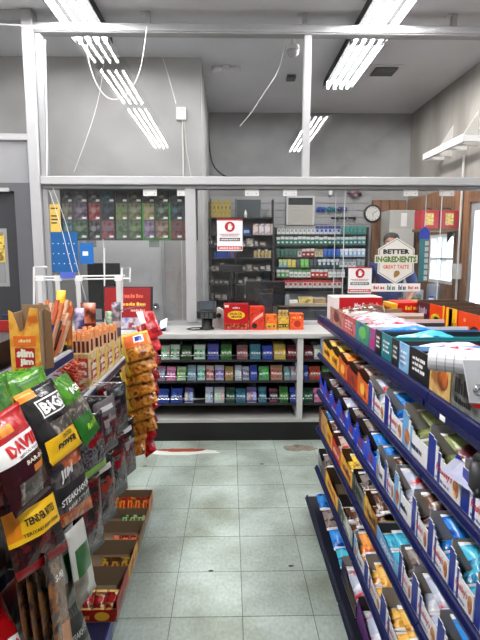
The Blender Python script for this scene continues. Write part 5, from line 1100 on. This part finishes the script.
# dark pouches deeper on the near pegs, seen between the others
for k, (dx, dy, dz) in enumerate(((-.07, .02, -.20), (-.1, .16, -.21), (-.07, -.1, -.23), (-.08, .05, -.52), (-.1, -.1, -.5))):
    q = [Vector((LX-.03+dx, 1.12+dy, 1.18+dz)), Vector((LX-.0+dx, 1.29+dy, 1.18+dz)), Vector((LX+.01+dx, 1.29+dy, .98+dz)), Vector((LX-.02+dx, 1.12+dy, .98+dz))]
    bb = Bag(*q, .03, 40+k); o2 = bb.build('jerky_bag', [PR([(54,34,34),(80,40,38),(36,28,30)], 20, .3, .3), M((120,36,36), .3)], lambda u, v, s: 1 if v > .8 else 0, nu=7, nv=9); tag(o2, 'dark maroon pouch hanging deep on the near pegs, %s' % ordw(k), 'snack bag', 'dark pouches deep on the near pegs')
# far section: pouches in two rows below the lower shelf, seen nearly edge-on
GR = [PR([(104,100,104),(40,38,42),(120,116,120),(60,56,62)], 34, .2, .5), PR([(60,54,60),(130,34,42),(50,46,52),(120,116,120)], 26, .2, .5), PR([(44,42,46),(96,92,98),(110,30,38),(40,38,42)], 28, .2, .5)]
n_far = 0
for r, (z1, z0, ys) in enumerate(((.955, .735, (1.68, 1.9, 2.12)), (.72, .44, (1.66, 1.88, 2.1, 2.32)))):
    for i, y in enumerate(ys):
        for k in range(3):
            X = LX-.005-.045*k-(.01 if r else 0); j = random.Random(r*50+i*7+k).uniform(-.012, .012)
            q = [Vector((X-.03, y+j, z1)), Vector((X+.02, y+.145+j, z1)), Vector((X+.03, y+.145+j, z0)), Vector((X-.015, y+j, z0))]
            bb = Bag(*q, .036, n_far); m3 = GR[(i+k+r) % 3]
            top = [(52,48,52),(96,22,30),(120,116,120),(30,28,32)][(i*2+r+k) % 4]; mid = [(140,30,38),(150,146,148),(44,40,44),(150,60,40)][(i+2*r+k) % 4]
            o2 = bb.build('jerky_bag', [m3, M(top, .22, bump=.3), M(mid, .22, bump=.3), M((130,170,44) if (r, i) == (0, 0) else (70,64,68), .28)], lambda u, v, s: 1 if v+.1*u > .74 else 2 if (.46 < v-.15*u < .6 and u > .2) else 3 if v < .14 else 0, nu=8, nv=14)
            bb.panel(.25, .8, .80, .88, M((190,186,186) if (i+k) % 2 else (40,38,42), .3), o2, 'header_mark')
            tag(o2, 'silver and red jerky pouch on the %s far peg, %s row, %s in file' % (ordw(i), ('upper', 'lower')[r], ordw(k)), 'snack bag', 'jerky pouches on the far pegs'); n_far += 1
# ------------------------------------------------------------------ low candy trays on the base deck
YT = [W(147, y, Z=.105).y for y in (517, 531, 553, 583, 621)]
yedge = [2.735]+YT
spec = [('orange-red bars packed upright in a row', PR([(196,96,40),(214,130,60),(150,50,30)], 16), (200,50,30), (236,160,70), 5, 'orange and brown', .07), ('a few green packets at its aisle end', M((150,120,90), .7), (40,120,70), (190,200,150), 3, 'plain brown', .04), ('three red packets at its aisle end', M((140,112,84), .7), (210,50,40), (236,150,120), 3, 'kraft brown', .045), ('gold and brown bars leaning in it', PR([(196,140,50),(214,170,80),(150,70,30)], 16), (120,76,40), (206,170,80), 3, 'golden', .058), ('red and cream candy bags', PR([(150,30,30),(180,50,40),(110,20,24)], 16), (176,36,44), (226,190,130), 4, 'dark red', .07)]
for k, (desc, ou, c1, c2, n, cn, h) in enumerate(spec):
    yb, ya = yedge[k]-.006, yedge[k+1]+.002; X0 = -.446
    # near side wall carries the print
    t = tray('candy_tray', '%s candy tray holding %s' % (cn, desc), X0, ya, yb, .1005, .33, h+.022, ou, ou, M((150,132,110), .8), -1, hf=h, scoop=False, side=ou, near=.56, group='candy trays on the left rack base')
    if k in (0, 3, 4):
        scrib((-.26, -.0006, h*.2), (.15, 0, 0), (0, 0, h*.28), M((226,176,80)), t, 10); m = MB(); m.extrude([(-.06+.03*math.cos(q), -.001, h*.36+h*.27*math.sin(q)) for q in [2*math.pi*i/12 for i in range(12)]], (0, .0008, 0)); m.build('picture', M((236,190,70)), t)
    d = yb-ya
    for q in range(n):
        x1 = X0-.008-(.042 if k != 4 else .05)*q; wd = .040 if k != 4 else .048
        hh = (.07, .045, .05, .065, .06)[k]
        code = PR([c1, tuple(int(.6*v) for v in c1), c2], 40, .3)
        if k == 4:
            b = Bag((x1-wd, ya+.09, .175), (x1, ya+.09, .175), (x1, ya+.012, .125), (x1-wd, ya+.012, .125), .026, q+50); o = b.build('candy_bag', [code, M(c2, .3), M(c1, .3)], lambda u, v, s: 1 if v < .2 or v > .85 else 2 if abs(v-.55) < .15 else 0, nu=6, nv=9)
            tag(o, '%s red and cream candy bag from the aisle in the dark red tray' % ordw(q), 'candy bag', 'candy in the low trays')
        else:
            ln = min(d-.02, .13 if k in (0, 3) else .1)
            m = MB(); cc = Vector((x1-wd/2, ya+.01+ln/2, .1045+hh/2+.006)); tl_ = .02 if k in (0, 3) else .012
            ay = Vector((0, .026, .034)) if k in (0, 3) else Vector((0, .024, .02)); az = Vector((0, -ay.z, ay.y)).normalized()*.009
            cc = Vector((x1-wd/2, ya+.006+abs(ay.y)+abs(az.y)+.004, .1045+ay.z+az.z+.004)); m.obox(cc, (wd/2-.001, 0, 0), ay, az, 0)
            m.obox(cc+az*1.06, (wd*.3, 0, 0), ay*.6, az*.05, 1); m.obox(cc+az*1.12, (wd*.12, 0, 0), ay*.4, az*.05, 2)
            o = m.build('candy_bar', [code, M(c2, .3), M(c1, .3)]); tag(o, '%s wrapped bar from the aisle in the %s candy tray' % (ordw(q), cn), 'candy bar', 'candy in the low trays')
MB().face([(-.4415, 1.7, .06), (-.4415, 2.74, .06), (-.4415, 2.74, .15), (-.4415, 1.7, .15)]).build('clear_guard', FILM, lg)
# ------------------------------------------------------------------ strips of gold and red bags at the end of the rack
GOLD = PR([(176,110,40),(206,150,70),(130,70,26)], 30, .18, .6); GYEL = M((226,190,60), .3)
t = thing('clip_strip', 'clear hanging strip holding the gold snack bags', 'display strip', (0, 0, 0)); p0, p1 = W(134, 318, Y=3.0), W(134, 470, Y=3.0)
MB().obox((p0+p1)/2, (.012, 0, 0), (0, .001, 0), (p1-p0)/2).build('strip', FILM, t)
for k in range(10): MB().obox(p0+(p1-p0)*(k+.5)/10+Vector((0, -.006, 0)), (.01, 0, 0), (0, .004, 0), (0, 0, .004)).build('clip', WHITE, t)
t = thing('clip_strip', 'clear hanging strip holding the red snack bags', 'display strip', (0, 0, 0)); p0, p1 = W(144, 306, Y=3.14), W(146, 460, Y=3.14)
MB().obox((p0+p1)/2, (.012, 0, 0), (0, .001, 0), (p1-p0)/2).build('strip', FILM, t); MB().tube([p0, p0+Vector((-.02, -.12, .01)), (-.62, 2.80, p0.z+.01)], .003).build('hook', SILVER, t)
for k in range(9): MB().obox(p0+(p1-p0)*(k+.7)/9.5+Vector((0, -.004, 0)), (.01, 0, 0), (0, .006, 0), (0, 0, .004)).build('clip', WHITE, t)
for k in range(9):
    r = random.Random(k); y = 337+12.2*k; s = (0, 2, -1, 1, 3, 0, 2, 1, 0)[k]-(k > 6)*3
    Yt = 2.97-.0015*k; Yb = 2.87-.0015*k
    q = [W(119+s+r.uniform(-1, 1), y-1, Y=Yt), W(147+s, y-7, Y=Yt), W(156+s-(k > 6)*7, y+17+r.uniform(-2, 2), Y=Yb), W(126+s, y+27+r.uniform(-2, 2), Y=Yb)]
    b = Bag(*q, .05, k+60, .08, .3); o = b.build('snack_bag', [GOLD, GYEL, M((226,120,50), .3)], lambda u, v, s_: 1 if u < .16 or v > .92 else 2 if (k == 0 and v > .45) else 0, nu=9, nv=11)
    if k == 0:
        b.panel(.45, .8, .55, .85, WHITE, o, 'logo_disc'); b.panel(.5, .75, .6, .8, M((40,60,150), .3), o, 'logo_mark', lift=.0016)
    tag(o, 'gold snack bag, %s from the top of the hanging strip' % ordw(k), 'snack bag', 'gold bags on the hanging strip')
REDF = PR([(190,30,44),(150,20,34),(214,70,80)], 12, .2, .5)
for k in range(9):
    r = random.Random(k+90); y = 320+14.5*k
    q = [W(136, y-8, Y=3.12), W(153-(k > 5)*3, y-8+r.uniform(-2, 2), Y=3.12), W(163-k*.8, y+14, Y=3.03), W(146, y+22, Y=3.03)]
    b = Bag(*q, .04, k+70, .08, .3); o = b.build('snack_bag', [REDF, M((200,60,66), .3), WHITE], lambda u, v, s_: 2 if (k == 0 and v > .5 and u < .35) else 1 if v > .9 else 0, nu=8, nv=9)
    tag(o, 'red snack bag, %s from the top behind the gold bags' % ordw(k), 'snack bag', 'red bags behind the hanging strip')
# ------------------------------------------------------------------ white wire header frame at the end of the rack
HY = 2.90
t = thing('wire_header', 'white wire sign holder with plastic tabs on top of the bag rack', 'wire rack', (0, 0, 0))
def wr(pts, r=.005): return MB().tube([W(x, y, Y=HY) for x, y in pts], r, 6).build('wire', WHITE, t)
wr([(34,312),(34,267),(47,267)], .006); wr([(34,280),(129,278.5)]); wr([(34,277),(125,275.5)]); wr([(122,312),(122,268),(130,268),(130,282)], .006)
for px in (40, 58, 78.5, 118.5):
    a, b_ = W(px-4, 275.5, Y=HY-.012), W(px+4, 281, Y=HY-.012); MB().box(a.x, b_.x, HY-.016, HY-.008, b_.z, a.z).build('tab', WHITE, t)
    a, b_ = W(px-2.6, 281, Y=HY-.012), W(px+2.6, 301, Y=HY-.012); MB().box(a.x, b_.x, HY-.014, HY-.008, b_.z-.14, a.z-.001).build('upright_strip', M((222,222,222), .5), t)
a, b_ = W(60, 272, Y=HY-.02), W(75, 278, Y=HY-.02); MB().box(a.x, b_.x, HY-.022, HY-.017, b_.z, a.z).build('blue_tag', M((110,130,214), .4), t)
wr([(104.5,248),(104.5,286)], .004)
# ------------------------------------------------------------------ meat-stick boxes and sticks on the shelves
STICKR = M((186,28,34), .35)
def slim(parent, O, U, V, lift=.0008):
    O, U, V = Vector(O), Vector(U), Vector(V); n = U.cross(V).normalized()*lift
    MB().face([O+n, O+U+n, O+U+V+n, O+V+n]).build('red_block', STICKR, parent)
    for s, v0 in (('slim', .52), ('jim', .04)):
        letter(s, O+V*v0+n+(U*.06 if s == 'slim' else U*.22), U*(.88 if s == 'slim' else .7), V*.44, M((236,232,214)), parent, bold=.06, lift=.0007)
p0 = W(13, 373, Z=1.2355); y0 = 1.54; w = .092; x0 = -.682; h = .20
t = thing('meat_stick_box', 'tall yellow meat-stick box with a V-cut front on the upper shelf', 'display box', (x0, y0, SZ0+.0085))
YB_ = PR([(222,160,50),(236,190,90),(206,120,40)], 16, .4)
m = MB(); m.extrude([(0, 0, 0), (w, 0, 0), (w*.98, 0, h*.98), (w*.72, 0, h), (w*.5, 0, h*.66), (w*.34, 0, h*.62), (w*.12, 0, h*.93), (0, 0, h*.96)], (0, .003, 0)); m.build('front_panel', YB_, t)
MB().box(0, .003, .0032, .1, 0, h*.9).box(w-.003, w, .0032, .1, 0, h*.95).box(.003, w-.003, .097, .1, 0, h).box(.003, w-.003, .0032, .097, 0, .003).build('tray_body', [KRAFT], t)
slim(t, (w*.16, -.0002, .012), (w*.66, 0, 0), (0, 0, .062)); MB().box(w*.12, w*.86, -.0012, 0, .08, .112).build('orange_band', M((230,130,40)), t); scrib((w*.3, -.0014, .092), (w*.4, 0, 0), (0, 0, .01), M((250,220,170)), t, 6)
b2 = MB(); b2.extrude([(w+.004, .03, 0), (w+.022, .05, 0), (w+.02, .05, h*.9), (w+.006, .03, h*.98)], (0, .003, 0)); b2.build('side_flap', M((140,110,80), .8), t)
# sticks leaning behind the box
MEAT = M((92,40,30), .3); WRAP = [M((214,136,90), .3), M((222,186,160), .3), M((200,106,70), .3), M((124,52,40), .3), M((40,66,134), .3), M((206,160,120), .3)]
def stick(label, base, top, wd, mats, group):
    base, top = Vector(base), Vector(top); ax = (top-base)/2; side = Vector((1, -.5, 0)).normalized(); nrm = ax.cross(side).normalized()
    m = MB(); m.obox(base+ax*.72, side*wd/2, nrm*.004, ax*.70, 0); m.obox(base+ax*1.72, side*wd/2*.96, nrm*.0034, ax*.27, 1); m.obox(base+ax*.75-nrm*.0045, side*wd*.28, nrm*.0004, ax*.45, 2)
    return tag(m.build('meat_stick', mats), label, 'meat stick', group)
k = 0
for row in range(4):
    for q in range(6):
        x = -.715+.0182*q; y = 1.665+.058*row
        stick('wrapped meat stick, %s in the %s file behind the yellow box' % (ordw(q), ordw(row)), (x-.012, y, SZ0+.004), (x+.035, y+.035, SZ0+.16+.014*((q*2+row) % 4)), .016, [WRAP[(q*2+row) % 6], WRAP[(q+row) % 3], MEAT if (q+row) % 2 else WRAP[1]], 'sticks leaning on the upper shelf'); k += 1
# boxes in a row on the lower shelf
SJ = PR([(206,186,140),(222,206,170),(190,160,100)], 18, .45)
hts = (.16, .15, .14, .125); yy = 2.165
for k in range(4):
    ya, yb = yy+.153*k, yy+.153*k+.149; x1, x0 = SX1-.016, SX1-.125; h = hts[k]
    t = thing('meat_stick_box', 'cream meat-stick box with red lettering, %s along the lower shelf' % ordw(k), 'display box', (x0, ya, SZ1+.0005), group='meat-stick boxes on the lower shelf'); w = x1-x0; d = yb-ya
    MB().box(0, w, 0, .003, 0, h).box(0, w, d-.003, d, 0, h).box(0, .003, .003, d-.003, 0, h).box(w-.003, w, .003, d-.003, 0, h).box(.003, w-.003, .003, d-.003, 0, .003).build('tray_body', SJ, t)
    if k == 0: slim(t, (w*.08, -.0002, h*.3), (w*.84, 0, 0), (0, 0, h*.55))
    slim(t, (w+.0002, d*.08, h*.22), (0, d*.6, 0), (0, 0, h*.5)); MB().box(w, w+.0008, d*.74, d*.94, h*.05, h*.95).build('yellow_band', M((226,196,80)), t)
    for q in range(5):
        for r in range(2):
            bx, by = x0+.012+.019*q, ya+.02+.062*r
            m = MB().box(0, .016, 0, .026, 0, h+.05, 0).box(.0005, .0155, .001, .025, h+.05, h+.07+.008*((q+r+k) % 3), 1).box(.0025, .0135, -.0006, 0, .02, h+.045, 2)
            tag(m.build('meat_stick', [M((216,178,148), .3), M((228,164,116), .3), MEAT], loc=(bx, by, SZ1+.0042)), 'stick %s across, %s row, in the %s cream box on lower shelf' % (ordw(q), ('near', 'far')[r], ordw(k)), 'meat stick', 'sticks in the cream boxes')
# clear bag of orange curls in front of the boxes
c = W(72, 384, Y=1.70)
t = thing('treat_bag', 'clear bag of orange-red curled treats at the front of the lower shelf', 'snack bag', (-.722, 1.985, SZ1+.0005)); m = MB(); r = random.Random(12)
for q in range(190):
    x, y, z = r.uniform(.012, .092), r.uniform(.016, .14), r.uniform(.012, .14); a = r.uniform(0, 6.28); v = Vector((math.cos(a), math.sin(a), r.uniform(-.6, .6)))*.013; u = Vector((-math.sin(a), math.cos(a), .5))*.005
    P = Vector((x, y, z)); m.tube([P-v, P+u, P+v], [.003, .0045, .003], 5, r.randrange(3))
o = m.build('curls', [M((206,92,60), .4), M((222,130,90), .4), M((180,60,44), .4)], t, smooth=True); o['kind'] = 'stuff'
b = Bag((.082, .155, .12), (0, .155, .12), (0, .005, .12), (.082, .005, .12), .001); mb = MB()
mb.box(0, .105, 0, .158, 0, .158).build('film', FILM, t)
# taller packs standing behind
for px, y, w_, dp, z0, h, cols, lab in ((76, 1.885, .035, .05, SZ0+.0005, .235, [(226,180,40),(240,200,70),(40,30,26)], 'tall yellow box standing behind the sticks'), (93, 2.66, .08, .02, SZ1+.0005, .33, [(190,170,160),(206,120,80),(90,44,40)], 'peach and brown snack pouch standing upright behind the boxes'), (110, 2.79, .06, .02, SZ1+.0005, .27, [(226,226,220),(60,130,70),(210,214,206)], 'white and green pouch standing upright behind the boxes'), (128, 2.79, .05, .02, SZ1+.0005, .32, [(130,116,130),(96,84,96),(190,180,186)], 'grey-violet pouch standing upright at the end of the lower shelf'), (62, 1.90, .07, .02, SZ0+.0005, .19, [(214,150,50),(190,110,40),(150,120,90)], 'orange carton with torn top behind the leaning sticks'), (101, 2.5, .05, .02, SZ1+.0005, .32, [(60,50,100),(90,80,130),(190,180,200)], 'violet edged pouch standing behind the boxes')):
    p = W(px, 320, Y=y); x = min(p.x, SX1-.16 if 1.95 < y < 2.77 else SX1-.04)
    q = [Vector((x-w_/2, y+.02, z0+h)), Vector((x+w_/2, y+.02, z0+h)), Vector((x+w_/2, y, z0+.003)), Vector((x-w_/2, y, z0+.003))]
    b = Bag(*q, dp, int(px), .05, .1); tag(b.build('snack_pouch', [PR(cols, 16, .3, .3), M(cols[2], .3)], lambda u, v, s: 1 if v < .12 or (.6 < v < .66) else 0, nu=7, nv=9), lab, 'snack pouch')
